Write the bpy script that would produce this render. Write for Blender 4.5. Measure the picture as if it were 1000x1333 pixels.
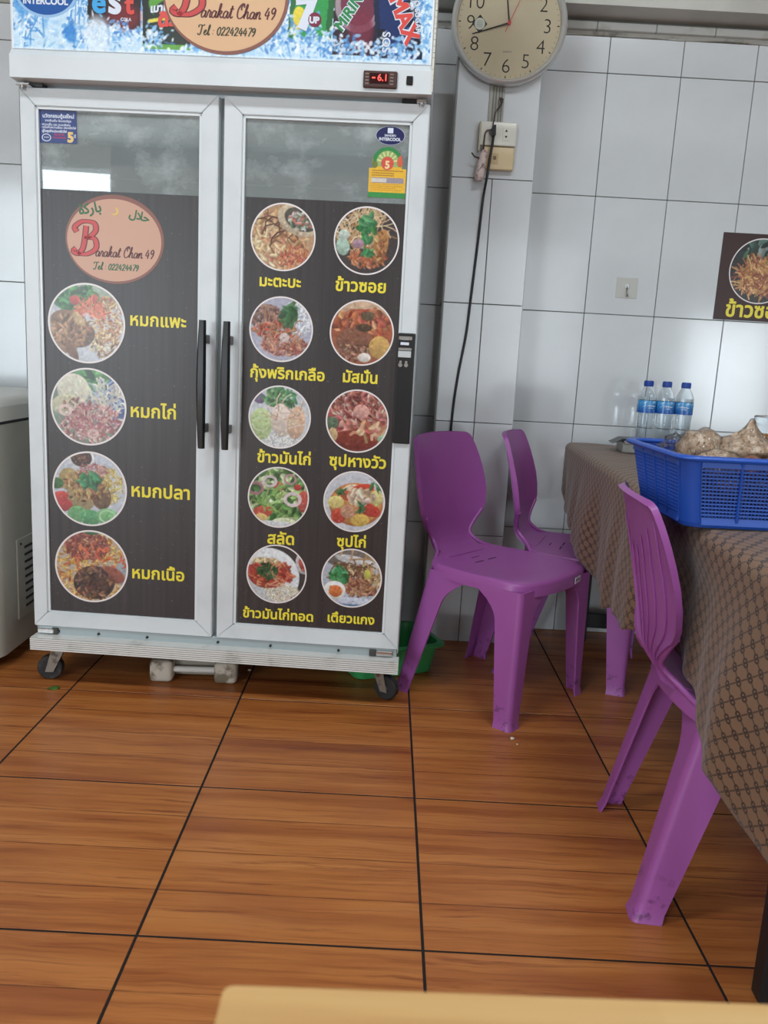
import bpy, bmesh, math, random
import numpy as np
from mathutils import Vector, Matrix
from mathutils.geometry import delaunay_2d_cdt

random.seed(7)
rng = np.random.default_rng(11)
SC = bpy.context.scene
COL = SC.collection
for _o in list(bpy.data.objects):
    bpy.data.objects.remove(_o)

# ------------------------------------------------------------------ camera
CAM_H, YAW, PITCH, ROLL, FPX = 1.0159, 0.0031, 0.1903, 0.0544, 1064.73
cam_d = bpy.data.cameras.new('camera')
cam_o = bpy.data.objects.new('camera', cam_d)
COL.objects.link(cam_o)
_f = Vector((math.sin(YAW) * math.cos(PITCH), math.cos(YAW) * math.cos(PITCH), -math.sin(PITCH)))
_r = Vector((math.cos(YAW), -math.sin(YAW), 0))
_u = _r.cross(_f)
_r2 = math.cos(ROLL) * _r + math.sin(ROLL) * _u
_u2 = -math.sin(ROLL) * _r + math.cos(ROLL) * _u
_m = Matrix((( _r2.x, _u2.x, -_f.x, 0), (_r2.y, _u2.y, -_f.y, 0), (_r2.z, _u2.z, -_f.z, CAM_H), (0, 0, 0, 1)))
cam_o.matrix_world = _m
cam_d.sensor_fit = 'VERTICAL'
cam_d.sensor_height = 36.0
cam_d.lens = FPX / 1333.0 * 36.0
cam_d.clip_start = 0.02
cam_d.dof.use_dof = True
cam_d.dof.focus_distance = 2.25
cam_d.dof.aperture_fstop = 10.0
SC.camera = cam_o

# ------------------------------------------------------------------ world, lights, exposure
SC.view_settings.view_transform = 'Standard'
SC.view_settings.look = 'None'
SC.view_settings.gamma = 1.0
SC.view_settings.use_curve_mapping = False
SC.view_settings.exposure = -0.08
world = bpy.data.worlds.new('world')
SC.world = world
world.use_nodes = True
_bg = world.node_tree.nodes['Background']
_bg.inputs[0].default_value = (0.86, 0.94, 1.0, 1)
_bg.inputs[1].default_value = 1.6


FILL_W = 32.0


def area(name, loc, aim, sx, sy, power, col):
    d = bpy.data.lights.new(name, 'AREA')
    d.shape = 'RECTANGLE'
    d.size, d.size_y, d.energy, d.color = sx, sy, power, col
    o = bpy.data.objects.new(name, d)
    COL.objects.link(o)
    o.location = loc
    o.rotation_euler = (Vector(aim) - Vector(loc)).to_track_quat('-Z', 'Y').to_euler()
    return o


area('daylight_shopfront', (-4.65, -4.9, 1.55), (-3.2, 3, 1.2), 1.5, 2.6, 120, (0.80, 0.93, 1.0))
area('daylight_shopfront_low', (-3.4, -4.9, 1.3), (-2.2, 3, 1.2), .95, 2.2, 60, (0.84, 0.94, 1.0))
area('added_fill_centre', (1.5, -4.9, 1.3), (1.0, 3, 1.2), 1.8, 2.3, 40, (0.84, 0.94, 1.0))  # added frontal fill for pillar and right wall, not a known opening
area('daylight_doorway', (4.45, -4.9, 1.0), (2.0, 3, 1.2), 1.05, 1.4, 60, (0.84, 0.94, 1.0))

# ------------------------------------------------------------------ helpers

def srgb(r, g=None, b=None):
    if g is None:
        r, g, b = r
    o = []
    for c in (r, g, b):
        c = c / 255.0
        o.append(c / 12.92 if c <= 0.04045 else ((c + 0.055) / 1.055) ** 2.4)
    return tuple(o)


class N:
    """tiny node-graph helper"""
    def __init__(s, m):
        s.t = m.node_tree
        s.l = m.node_tree.links

    def new(s, kind, **kw):
        n = s.t.nodes.new(kind)
        for k, v in kw.items():
            setattr(n, k, v)
        return n

    def put(s, sock, v):
        if hasattr(v, 'links') or hasattr(v, 'is_output'):
            s.l.new(v, sock)
        else:
            if isinstance(v, tuple) and len(v) == 3 and sock.type == 'RGBA':
                v = v + (1.0,)
            sock.default_value = v

    def math(s, op, a, b=0.0, c=0.0):
        n = s.new('ShaderNodeMath', operation=op)
        s.put(n.inputs[0], a)
        s.put(n.inputs[1], b)
        s.put(n.inputs[2], c)
        return n.outputs[0]

    def noise(s, vec, scale=5.0, detail=3.0, rough=0.55, dim='3D'):
        n = s.new('ShaderNodeTexNoise', noise_dimensions=dim)
        if vec is not None:
            s.l.new(vec, n.inputs['Vector'])
        n.inputs['Scale'].default_value = scale
        n.inputs['Detail'].default_value = detail
        n.inputs['Roughness'].default_value = rough
        return n.outputs['Fac']

    def mapping(s, vec, scale=(1, 1, 1), loc=(0, 0, 0)):
        n = s.new('ShaderNodeMapping')
        s.l.new(vec, n.inputs['Vector'])
        n.inputs['Scale'].default_value = scale
        s.put(n.inputs['Location'], loc)
        return n.outputs['Vector']

    def mix(s, fac, a, b):
        n = s.new('ShaderNodeMix', data_type='RGBA')
        s.put(n.inputs['Factor'], fac)
        s.put(n.inputs['A'], a)
        s.put(n.inputs['B'], b)
        return n.outputs['Result']

    def ramp(s, fac, stops):
        n = s.new('ShaderNodeValToRGB')
        s.l.new(fac, n.inputs[0])
        e = n.color_ramp.elements
        while len(e) < len(stops):
            e.new(0.5)
        for k, (p, c) in enumerate(stops):
            e[k].position = p
            e[k].color = (c + (1.0,)) if len(c) == 3 else c
        return n.outputs[0]

    def step(s, v, lo, hi):
        n = s.new('ShaderNodeMapRange', interpolation_type='SMOOTHSTEP')
        s.put(n.inputs[0], v)
        n.inputs[1].default_value, n.inputs[2].default_value = lo, hi
        return n.outputs[0]

    def bump(s, h, strength=0.2, dist=0.002):
        n = s.new('ShaderNodeBump')
        n.inputs['Strength'].default_value = strength
        n.inputs['Distance'].default_value = dist
        s.l.new(h, n.inputs['Height'])
        return n.outputs['Normal']

    def obj(s):
        return s.new('ShaderNodeTexCoord').outputs['Object']


MATS = {}


def M(name, col, rough=0.5, metal=0.0, var=None, bump=None, coat=0.0, spec=0.5, stretch=(1, 1, 1), emit=None, trans=0.0, ior=1.45, sss=0.0):
    if name in MATS:
        return MATS[name]
    m = bpy.data.materials.new(name)
    m.use_nodes = True
    n = N(m)
    b = m.node_tree.nodes['Principled BSDF']
    b.inputs['Base Color'].default_value = tuple(col) + (1,)
    b.inputs['Roughness'].default_value = rough
    b.inputs['Metallic'].default_value = metal
    b.inputs['Specular IOR Level'].default_value = spec
    b.inputs['Coat Weight'].default_value = coat
    b.inputs['Coat Roughness'].default_value = 0.08
    b.inputs['Transmission Weight'].default_value = trans
    b.inputs['IOR'].default_value = ior
    if emit:
        b.inputs['Emission Color'].default_value = tuple(emit[0]) + (1,)
        b.inputs['Emission Strength'].default_value = emit[1]
    if var or bump:
        vec = n.mapping(n.obj(), stretch)
    if var:                                       # (scale, colour 2, low, high)
        f = n.noise(vec, var[0], 5)
        f = n.step(f, var[2], var[3])
        n.l.new(n.mix(f, tuple(col), tuple(var[1])), b.inputs['Base Color'])
    if bump:
        n.l.new(n.bump(n.noise(vec, bump[0], 3), bump[1], bump[2] if len(bump) > 2 else 0.002), b.inputs['Normal'])
    MATS[name] = m
    return m


def obj(name, me, mat=None, parent=None, loc=None, rot=None):
    o = bpy.data.objects.new(name, me)
    COL.objects.link(o)
    if mat is not None and not me.materials:
        me.materials.append(mat)
    if parent is not None:
        o.parent = parent
    if loc is not None:
        o.location = loc
    if rot is not None:
        o.rotation_euler = rot
    return o


def tag(o, label=None, cat=None, group=None, kind=None):
    if label:
        o['label'] = label
    if cat:
        o['category'] = cat
    if group:
        o['group'] = group
    if kind:
        o['kind'] = kind
    return o


def empty(name, loc=(0, 0, 0), rz=0.0):
    o = bpy.data.objects.new(name, None)
    COL.objects.link(o)
    o.empty_display_size = 0.05
    o.location = loc
    o.rotation_euler = (0, 0, rz)
    return o


def copy_tree(o, parent=None):
    c = o.copy()
    COL.objects.link(c)
    if parent is not None:
        c.parent = parent
    for ch in list(o.children):
        copy_tree(ch, c)
    return c


class B:
    """bmesh builder: one mesh per part"""
    def __init__(s):
        s.bm = bmesh.new()

    def box(s, x0, x1, y0, y1, z0, z1, bev=0.0, seg=2):
        t = bmesh.new()
        bmesh.ops.create_cube(t, size=1.0)
        bmesh.ops.scale(t, vec=(x1 - x0, y1 - y0, z1 - z0), verts=t.verts)
        bmesh.ops.translate(t, vec=((x0 + x1) / 2, (y0 + y1) / 2, (z0 + z1) / 2), verts=t.verts)
        if bev > 0:
            bmesh.ops.bevel(t, geom=list(t.edges), offset=bev, segments=seg, affect='EDGES', profile=0.5)
        s.join(t)
        return s

    def join(s, t):
        me = bpy.data.meshes.new('tmp')
        t.to_mesh(me)
        t.free()
        s.bm.from_mesh(me)
        bpy.data.meshes.remove(me)

    def poly(s, verts, faces):
        vs = [s.bm.verts.new(v) for v in verts]
        for f in faces:
            try:
                s.bm.faces.new([vs[i] for i in f])
            except ValueError:
                pass
        return s

    def prism(s, pts, axis, a, b):
        """closed 2-D polygon pts swept between a and b along axis ('x','y','z')"""
        n = len(pts)

        def P(p, h):
            return (h, p[0], p[1]) if axis == 'x' else (p[0], h, p[1]) if axis == 'y' else (p[0], p[1], h)
        v = [P(p, a) for p in pts] + [P(p, b) for p in pts]
        f = [tuple(range(n)), tuple(range(n, 2 * n))] + [(i, (i + 1) % n, n + (i + 1) % n, n + i) for i in range(n)]
        return s.poly(v, f)

    def cyl(s, p0, p1, r0, r1=None, n=20, caps=True):
        r1 = r0 if r1 is None else r1
        p0, p1 = Vector(p0), Vector(p1)
        d = (p1 - p0).normalized()
        a = d.orthogonal().normalized()
        b = d.cross(a)
        v = []
        for p, r in ((p0, r0), (p1, r1)):
            for k in range(n):
                t = 2 * math.pi * k / n
                v.append(p + a * (r * math.cos(t)) + b * (r * math.sin(t)))
        f = [(k, (k + 1) % n, n + (k + 1) % n, n + k) for k in range(n)]
        if caps:
            f += [tuple(range(n - 1, -1, -1)), tuple(range(n, 2 * n))]
        return s.poly(v, f)

    def tube(s, pts, r, n=8, closed=False):
        pts = [Vector(p) for p in pts]
        rs = r if isinstance(r, (list, tuple)) else [r] * len(pts)
        v, f = [], []
        up = None
        for i, p in enumerate(pts):
            d = (pts[min(i + 1, len(pts) - 1)] - pts[max(i - 1, 0)]).normalized()
            if up is None:
                up = d.orthogonal().normalized()
            up = (up - d * up.dot(d)).normalized()
            b = d.cross(up)
            for k in range(n):
                t = 2 * math.pi * k / n
                v.append(p + up * (rs[i] * math.cos(t)) + b * (rs[i] * math.sin(t)))
        for i in range(len(pts) - 1):
            for k in range(n):
                f.append((i * n + k, i * n + (k + 1) % n, (i + 1) * n + (k + 1) % n, (i + 1) * n + k))
        f += [tuple(range(n - 1, -1, -1)), tuple(range((len(pts) - 1) * n, len(pts) * n))]
        return s.poly(v, f)

    def lathe(s, prof, n=28, c=(0, 0, 0), axis='z', cap0=True, cap1=True):
        v, f = [], []
        for (r, h) in prof:
            for k in range(n):
                t = 2 * math.pi * k / n
                a, b = r * math.cos(t), r * math.sin(t)
                v.append((c[0] + a, c[1] + b, c[2] + h) if axis == 'z' else (c[0] + a, c[1] + h, c[2] + b))
        for i in range(len(prof) - 1):
            for k in range(n):
                f.append((i * n + k, i * n + (k + 1) % n, (i + 1) * n + (k + 1) % n, (i + 1) * n + k))
        if cap0:
            f.append(tuple(range(n - 1, -1, -1)))
        if cap1:
            f.append(tuple(range((len(prof) - 1) * n, len(prof) * n)))
        return s.poly(v, f)

    def grid(s, P, nu, nv, flip=False):
        v = [P(i, j) for j in range(nv) for i in range(nu)]
        f = []
        for j in range(nv - 1):
            for i in range(nu - 1):
                q = (j * nu + i, j * nu + i + 1, (j + 1) * nu + i + 1, (j + 1) * nu + i)
                f.append(q[::-1] if flip else q)
        return s.poly(v, f)

    def mesh(s, name='mesh', smooth=None, weld=False):
        if weld:
            bmesh.ops.remove_doubles(s.bm, verts=s.bm.verts, dist=1e-5)
        bmesh.ops.recalc_face_normals(s.bm, faces=s.bm.faces)
        me = bpy.data.meshes.new(name)
        s.bm.to_mesh(me)
        s.bm.free()
        if smooth is not None:
            me.polygons.foreach_set('use_smooth', [True] * len(me.polygons))
            if smooth < 180:
                me.set_sharp_from_angle(angle=math.radians(smooth))
        return me

    def make(s, name, mat, parent=None, smooth=None, loc=None, rot=None, weld=False):
        return obj(name, s.mesh(name, smooth, weld), mat, parent, loc, rot)


def solid(o, t, offset=0.0):
    m = o.modifiers.new('solid', 'SOLIDIFY')
    m.thickness = t
    m.offset = offset
    return o


# ---------------------------------------------------------------- lettering
_TXT = {}


def text_geo(body, bold=0.0, shear=0.0):
    """flat robust fill of a line of lettering, in em units: (verts2d, tris, bbox)"""
    key = (body, bold, shear)
    if key in _TXT:
        return _TXT[key]
    cu = bpy.data.curves.new('t', 'FONT')
    cu.body = body
    cu.size = 1.0
    cu.shear = shear
    cu.resolution_u = 4
    cu.fill_mode = 'NONE'
    o = bpy.data.objects.new('t', cu)
    me = o.to_mesh()
    vs = np.array([v.co[:2] for v in me.vertices], dtype=float)
    nb = {}
    nxt = {}
    for e in me.edges:
        a, b = e.vertices
        nb.setdefault(a, []).append(b)
        nb.setdefault(b, []).append(a)
    o.to_mesh_clear()
    bpy.data.objects.remove(o)
    bpy.data.curves.remove(cu)
    loops, seen = [], set()
    for st in range(len(vs)):
        if st in seen or st not in nb:
            continue
        lp, prev, cur = [st], None, st
        seen.add(st)
        while True:
            c = [x for x in nb[cur] if x != prev and x not in seen]
            if prev is None and c:
                c = [min(c)] if (st + 1) in c else c
            if not c:
                break
            prev, cur = cur, c[0]
            seen.add(cur)
            lp.append(cur)
        if len(lp) > 2:
            loops.append(vs[lp])
    big = max(loops, key=lambda p: np.ptp(p[:, 0]) * np.ptp(p[:, 1]))

    def sarea(p):
        q = np.roll(p, -1, 0)
        return 0.5 * np.sum(p[:, 0] * q[:, 1] - q[:, 0] * p[:, 1])
    sg = 1.0 if sarea(big) > 0 else -1.0
    if bold:
        nl = []
        for p in loops:
            d1 = p - np.roll(p, 1, 0)
            d2 = np.roll(p, -1, 0) - p
            n1 = np.stack([d1[:, 1], -d1[:, 0]], 1)
            n2 = np.stack([d2[:, 1], -d2[:, 0]], 1)
            n1 /= np.linalg.norm(n1, axis=1)[:, None] + 1e-9
            n2 /= np.linalg.norm(n2, axis=1)[:, None] + 1e-9
            n = n1 + n2
            ln = np.linalg.norm(n, axis=1)[:, None]
            n = n / np.maximum(ln, 0.35) * np.minimum(1.25, 2.0 / np.maximum(ln, 0.9))
            nl.append(p + sg * n * bold)
        loops = nl
    V, Ed, A, Bv = [], [], [], []
    for p in loops:
        k = len(V)
        V += [Vector((float(x), float(y))) for x, y in p]
        Ed += [(k + i, k + (i + 1) % len(p)) for i in range(len(p))]
        A.append(p)
        Bv.append(np.roll(p, -1, 0))
    A, Bv = np.concatenate(A), np.concatenate(Bv)
    ov, oe, of, *_ = delaunay_2d_cdt(V, Ed, [], 0, 1e-5)
    ov = np.array([(v.x, v.y) for v in ov])
    tri = np.array([f[:3] for f in of])
    c = ov[tri].mean(1)
    y0, y1 = A[:, 1][None], Bv[:, 1][None]
    x0, x1 = A[:, 0][None], Bv[:, 0][None]
    cy, cx = c[:, 1][:, None], c[:, 0][:, None]
    up = (y0 <= cy) & (y1 > cy)
    dn = (y1 <= cy) & (y0 > cy)
    left = (x1 - x0) * (cy - y0) - (cx - x0) * (y1 - y0)
    w = (up & (left > 0)).sum(1) - (dn & (left < 0)).sum(1)
    tri = tri[w != 0]
    r = (ov, tri, (A[:, 0].min(), A[:, 0].max(), A[:, 1].min(), A[:, 1].max()))
    _TXT[key] = r
    return r


def flat_text(name, body, mat, parent, x0, x1, z, y, bold=0.02, shear=0.0, rot=0.0, height=None, sx=1.0):
    """lettering in the local XZ plane facing -Y, from x0 to x1 with its baseline at z"""
    ov, tri, bb = text_geo(body, bold, shear)
    k = (x1 - x0) / (bb[1] - bb[0])
    kz = k if height is None else height
    px = (ov[:, 0] - bb[0]) * k
    pz = ov[:, 1] * kz
    c, s = math.cos(rot), math.sin(rot)
    v = [(x0 + a * c - b * s, y, z + a * s + b * c) for a, b in zip(px, pz)]
    me = bpy.data.meshes.new(name)
    me.from_pydata(v, [], [tuple(int(i) for i in t) for t in tri])
    return obj(name, me, mat, parent)


def catmull(pts, n=6):
    p = [np.array(a, float) for a in pts]
    p = [2 * p[0] - p[1]] + p + [2 * p[-1] - p[-2]]
    out = []
    for i in range(1, len(p) - 2):
        for k in range(n):
            t = k / n
            out.append(0.5 * (2 * p[i] + (p[i + 1] - p[i - 1]) * t + (2 * p[i - 1] - 5 * p[i] + 4 * p[i + 1] - p[i + 2]) * t * t
                              + (3 * p[i] - p[i - 1] - 3 * p[i + 1] + p[i + 2]) * t ** 3))
    out.append(p[-2])
    return out


def ribbon(name, strokes, w, mat, parent, tf, y):
    """pen strokes as a flat printed ribbon in the XZ plane; tf maps pen units to local x,z"""
    v, f = [], []
    for st in strokes:
        q = catmull(st, 5) if len(st) > 2 else [np.array(a, float) for a in st]
        q = [np.array(tf(a[0], a[1])) for a in q]
        k = len(v)
        for i, p in enumerate(q):
            d = q[min(i + 1, len(q) - 1)] - q[max(i - 1, 0)]
            L = np.linalg.norm(d) + 1e-9
            nn = np.array([-d[1], d[0]]) / L
            ang = math.atan2(d[1], d[0])
            ww = w * (0.62 + 0.38 * abs(math.sin(ang)))
            for sgn in (1, -1):
                e = p + nn * ww * sgn
                v.append((e[0], y, e[1]))
        f += [(k + 2 * i, k + 2 * i + 1, k + 2 * i + 3, k + 2 * i + 2) for i in range(len(q) - 1)]
    me = bpy.data.meshes.new(name)
    me.from_pydata(v, [], f)
    return obj(name, me, mat, parent)


# script letters as pen strokes: (advance, strokes), x-height 1
PEN = {
    'a': (1.0, [[(0.75, 0.85), (0.4, 1.0), (0.1, 0.6), (0.15, 0.1), (0.45, 0.05), (0.75, 0.6), (0.78, 0.95)], [(0.78, 0.95), (0.7, 0.3), (0.85, 0.02), (1.05, 0.2)]]),
    'r': (0.75, [[(0.0, 0.2), (0.2, 0.9), (0.3, 1.1), (0.45, 0.9), (0.6, 0.85), (0.5, 0.3), (0.6, 0.02), (0.8, 0.2)]]),
    'k': (0.95, [[(0.0, 0.2), (0.35, 1.2), (0.45, 1.9), (0.3, 2.0), (0.2, 1.2), (0.15, 0.0)], [(0.18, 0.5), (0.45, 1.0), (0.7, 0.9), (0.5, 0.55), (0.25, 0.5)], [(0.4, 0.5), (0.65, 0.05), (0.95, 0.2)]]),
    't': (0.7, [[(0.0, 0.2), (0.3, 1.2), (0.42, 1.8)], [(0.42, 1.8), (0.28, 0.4), (0.4, 0.02), (0.7, 0.25)], [(0.05, 1.3), (0.75, 1.35)]]),
    'C': (1.3, [[(1.2, 1.6), (1.1, 2.1), (0.7, 2.05), (0.25, 1.3), (0.25, 0.4), (0.6, 0.0), (1.1, 0.2), (1.35, 0.6)], [(1.1, 2.1), (0.75, 1.7), (0.8, 1.2)]]),
    'h': (1.0, [[(0.0, 0.2), (0.35, 1.3), (0.45, 1.95), (0.3, 2.0), (0.2, 1.2), (0.12, 0.0)], [(0.15, 0.4), (0.45, 1.0), (0.65, 0.9), (0.65, 0.3), (0.75, 0.02), (1.0, 0.2)]]),
    'n': (1.0, [[(0.0, 0.3), (0.18, 1.0), (0.15, 0.0)], [(0.15, 0.4), (0.45, 1.0), (0.65, 0.9), (0.65, 0.3), (0.75, 0.02), (1.0, 0.2)]]),
    'e': (0.8, [[(0.0, 0.3), (0.4, 0.6), (0.55, 0.9), (0.35, 1.0), (0.15, 0.6), (0.25, 0.1), (0.5, 0.02), (0.8, 0.3)]]),
    'l': (0.6, [[(0.0, 0.2), (0.35, 1.2), (0.45, 1.9), (0.3, 2.0), (0.2, 1.1), (0.25, 0.1), (0.4, 0.02), (0.6, 0.25)]]),
    'T': (1.2, [[(0.0, 1.5), (0.05, 1.95), (0.5, 2.0), (0.9, 1.9), (1.3, 2.1)], [(0.7, 1.95), (0.65, 1.0), (0.5, 0.1), (0.15, 0.0), (0.0, 0.3)]]),
    ':': (0.5, [[(0.2, 0.2), (0.25, 0.3)], [(0.22, 0.9), (0.27, 1.0)]]),
    ' ': (0.5, []),
    '0': (0.95, [[(0.5, 1.7), (0.15, 1.2), (0.15, 0.4), (0.45, 0.0), (0.75, 0.5), (0.75, 1.3), (0.5, 1.7)]]),
    '2': (0.95, [[(0.1, 1.2), (0.35, 1.7), (0.7, 1.5), (0.6, 0.9), (0.1, 0.05), (0.45, 0.12), (0.85, 0.05)]]),
    '4': (0.95, [[(0.5, 1.7), (0.1, 0.6), (0.85, 0.65)], [(0.65, 1.2), (0.55, 0.0)]]),
    '7': (0.85, [[(0.1, 1.6), (0.8, 1.65), (0.35, 0.0)]]),
    '9': (0.95, [[(0.75, 1.4), (0.45, 1.7), (0.15, 1.3), (0.35, 0.85), (0.7, 1.15), (0.75, 1.5), (0.7, 0.7), (0.35, 0.0)]]),
}


def script(name, body, x0, x1, z, h, w, mat, parent, y, slant=0.18):
    st, x = [], 0.0
    for ch in body:
        adv, ss = PEN[ch]
        for s in ss:
            st.append([(a + x, b) for a, b in s])
        x += adv
    k = (x1 - x0) / x
    return ribbon(name, st, w, mat, parent, lambda a, b: (x0 + a * k + b * h * slant, z + b * h), y)


BIG_B = [[(0.15, 0.35), (0.0, 0.15), (0.25, 0.0), (0.5, 0.35), (0.62, 1.0), (0.7, 1.75)],
         [(0.2, 1.35), (0.1, 1.65), (0.5, 2.0), (1.1, 1.95), (1.2, 1.5), (0.9, 1.1), (0.6, 1.02)],
         [(0.75, 1.05), (1.15, 0.95), (1.2, 0.4), (0.8, 0.05), (0.4, 0.0), (0.2, 0.12)]]


# ---------------------------------------------------------------- printed pictures
class Paint:
    """a little raster painter; the picture becomes point colours of a flat printed mesh"""
    def __init__(s, w, h, col):
        s.w, s.h = w, h
        s.a = np.zeros((h, w, 3)) + np.array(col, float)
        s.Y, s.X = np.mgrid[0:h, 0:w].astype(float)

    def el(s, cx, cy, rx, ry, ang=0.0, col=(255, 255, 255), al=1.0, soft=0.0, shade=0.0):
        R = max(rx, ry) + 2
        x0, x1 = int(max(0, cx - R)), int(min(s.w, cx + R + 1))
        y0, y1 = int(max(0, cy - R)), int(min(s.h, cy + R + 1))
        if x1 <= x0 or y1 <= y0:
            return
        X, Y = s.X[y0:y1, x0:x1] - cx, s.Y[y0:y1, x0:x1] - cy
        c, n = math.cos(ang), math.sin(ang)
        u, v = (X * c + Y * n) / max(rx, .1), (-X * n + Y * c) / max(ry, .1)
        d = np.sqrt(u * u + v * v)
        e = 1.0 / max(min(rx, ry), 0.7)
        m = np.clip((1 - d) / max(e, soft) + 0.5, 0, 1) * al
        cc = np.array(col, float)[None, None] * (1 + shade * (v + 0.25 * u))[..., None]
        s.a[y0:y1, x0:x1] = s.a[y0:y1, x0:x1] * (1 - m[..., None]) + np.clip(cc, 0, 255) * m[..., None]

    def seg(s, x0, y0, x1, y1, w, col, al=1.0):
        L = math.hypot(x1 - x0, y1 - y0)
        n = max(2, int(L / max(w * 0.6, 0.6)))
        for k in range(n + 1):
            s.el(x0 + (x1 - x0) * k / n, y0 + (y1 - y0) * k / n, w, w, 0, col, al)

    def rect(s, x0, x1, y0, y1, col, al=1.0, shear=0.0):
        xx = s.X - shear * (s.Y - y0)
        m = ((xx >= x0) & (xx < x1) & (s.Y >= y0) & (s.Y < y1))[..., None] * al
        s.a = s.a * (1 - m) + np.array(col, float) * m

    def noise(s, amt, cell):
        h2, w2 = int(s.h / cell) + 3, int(s.w / cell) + 3
        g = rng.normal(0, 1, (h2, w2))
        fx, fy = s.X / cell, s.Y / cell
        ix, iy = fx.astype(int), fy.astype(int)
        tx, ty = fx - ix, fy - iy
        v = (g[iy, ix] * (1 - tx) + g[iy, ix + 1] * tx) * (1 - ty) + (g[iy + 1, ix] * (1 - tx) + g[iy + 1, ix + 1] * tx) * ty
        s.a = np.clip(s.a * (1 + amt * v[..., None]), 0, 255)

    def mesh(s, name, x0, x1, z0, z1, y, inside=None):
        h, w = s.h, s.w
        xs, zs = np.linspace(x0, x1, w), np.linspace(z0, z1, h)
        gx, gz = np.meshgrid(xs, zs)
        V = np.stack([gx, np.full_like(gx, y), gz], -1).reshape(-1, 3)
        idx = np.arange(h * w).reshape(h, w)
        F = np.stack([idx[:-1, :-1], idx[:-1, 1:], idx[1:, 1:], idx[1:, :-1]], -1).reshape(-1, 4)
        if inside is not None:
            ok = inside(V[:, 0], V[:, 2])
            F = F[ok[F].all(1)]
            used = np.zeros(len(V), bool)
            used[F] = True
            mp = np.cumsum(used) - 1
            V, F = V[used], mp[F]
        me = bpy.data.meshes.new(name)
        me.vertices.add(len(V))
        me.vertices.foreach_set('co', V.ravel())
        me.loops.add(F.size)
        me.loops.foreach_set('vertex_index', F.ravel().astype(np.int32))
        me.polygons.add(len(F))
        me.polygons.foreach_set('loop_start', (np.arange(len(F)) * 4).astype(np.int32))
        me.polygons.foreach_set('loop_total', np.full(len(F), 4, np.int32))
        me.update()
        c = np.clip(s.a, 0, 255) / 255.0
        c = np.where(c <= 0.04045, c / 12.92, ((c + 0.055) / 1.055) ** 2.4).reshape(-1, 3)
        if inside is not None:
            c = c[used]
        at = me.color_attributes.new('Col', 'FLOAT_COLOR', 'POINT')
        at.data.foreach_set('color', np.concatenate([c, np.ones((len(c), 1))], 1).ravel())
        return me


def print_mat(name, rough=0.3):
    if name in MATS:
        return MATS[name]
    m = bpy.data.materials.new(name)
    m.use_nodes = True
    n = N(m)
    b = m.node_tree.nodes['Principled BSDF']
    a = n.new('ShaderNodeAttribute', attribute_name='Col')
    n.l.new(a.outputs['Color'], b.inputs['Base Color'])
    b.inputs['Roughness'].default_value = rough
    MATS[name] = m
    return m


def disc_ops(ops, base, n=112):
    p = Paint(n, n, base)
    R = n / 2.0

    def j(c, a=14):
        d = rng.normal(0, a)
        return tuple(np.clip(np.array(c) + d + rng.normal(0, a * 0.35, 3), 0, 255))
    for op in ops:
        k = op[0]
        if k == 'e':                                # ellipse
            _, x, y, rx, ry, ang, col = op[:7]
            p.el(R + x * R, R + y * R, rx * R, ry * R, ang, col, 1.0, 0.0, op[7] if len(op) > 7 else 0.15)
            if rx * ry > .02 and sum(col) < 640:
                for _i in range(int(260 * rx * ry) + 8):
                    t, q = rng.uniform(0, 2 * math.pi), math.sqrt(rng.uniform(0, .85))
                    ex, ey = rx * q * math.cos(t), ry * q * math.sin(t)
                    p.el(R + (x + ex * math.cos(ang) - ey * math.sin(ang)) * R, R + (y + ex * math.sin(ang) + ey * math.cos(ang)) * R, R * rng.uniform(.02, .07), R * rng.uniform(.012, .035), rng.uniform(0, 3.14), j(col, 22), .7)
        elif k in 'gnl':                            # grains, noodles, leaves scattered in an ellipse
            _, x, y, rx, ry, cnt, ln, wd, cols = op[:9]
            for _i in range(cnt):
                t, q = rng.uniform(0, 2 * math.pi), math.sqrt(rng.uniform(0, 1))
                cx, cy = R + (x + rx * q * math.cos(t)) * R, R + (y + ry * q * math.sin(t)) * R
                c = j(cols[int(rng.integers(len(cols)))])
                a = rng.uniform(0, math.pi)
                if k == 'n':
                    b = rng.normal(0, 0.7)
                    x0, y0 = cx, cy
                    for _s in range(3):
                        x1, y1 = x0 + math.cos(a) * ln * R / 3, y0 + math.sin(a) * ln * R / 3
                        p.seg(x0, y0, x1, y1, wd * R, c, 0.9)
                        x0, y0 = x1, y1
                        a += b
                else:
                    p.el(cx, cy, ln * R * rng.uniform(.7, 1.3), wd * R * rng.uniform(.7, 1.3), a, c, 0.95, 0.0, 0.25)
        elif k == 'o':                              # ring
            _, x, y, r, w, col = op
            for q in range(60):
                t = q * math.pi / 30
                p.el(R + (x + r * math.cos(t)) * R, R + (y + r * 0.8 * math.sin(t)) * R, w * R, w * R, 0, col)
    p.noise(0.05, 3)
    p.a = (p.a * .84 + p.a.mean(-1, keepdims=True) * .16) * .92
    return p


# ================================================================== SETTING
Wy = 3.04            # back wall
PX0, PX1, PY = 0.17, 0.44, 2.85     # pillar
XL, XR, YF, ZC = -5.6, 5.2, -5.0, 3.2

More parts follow.
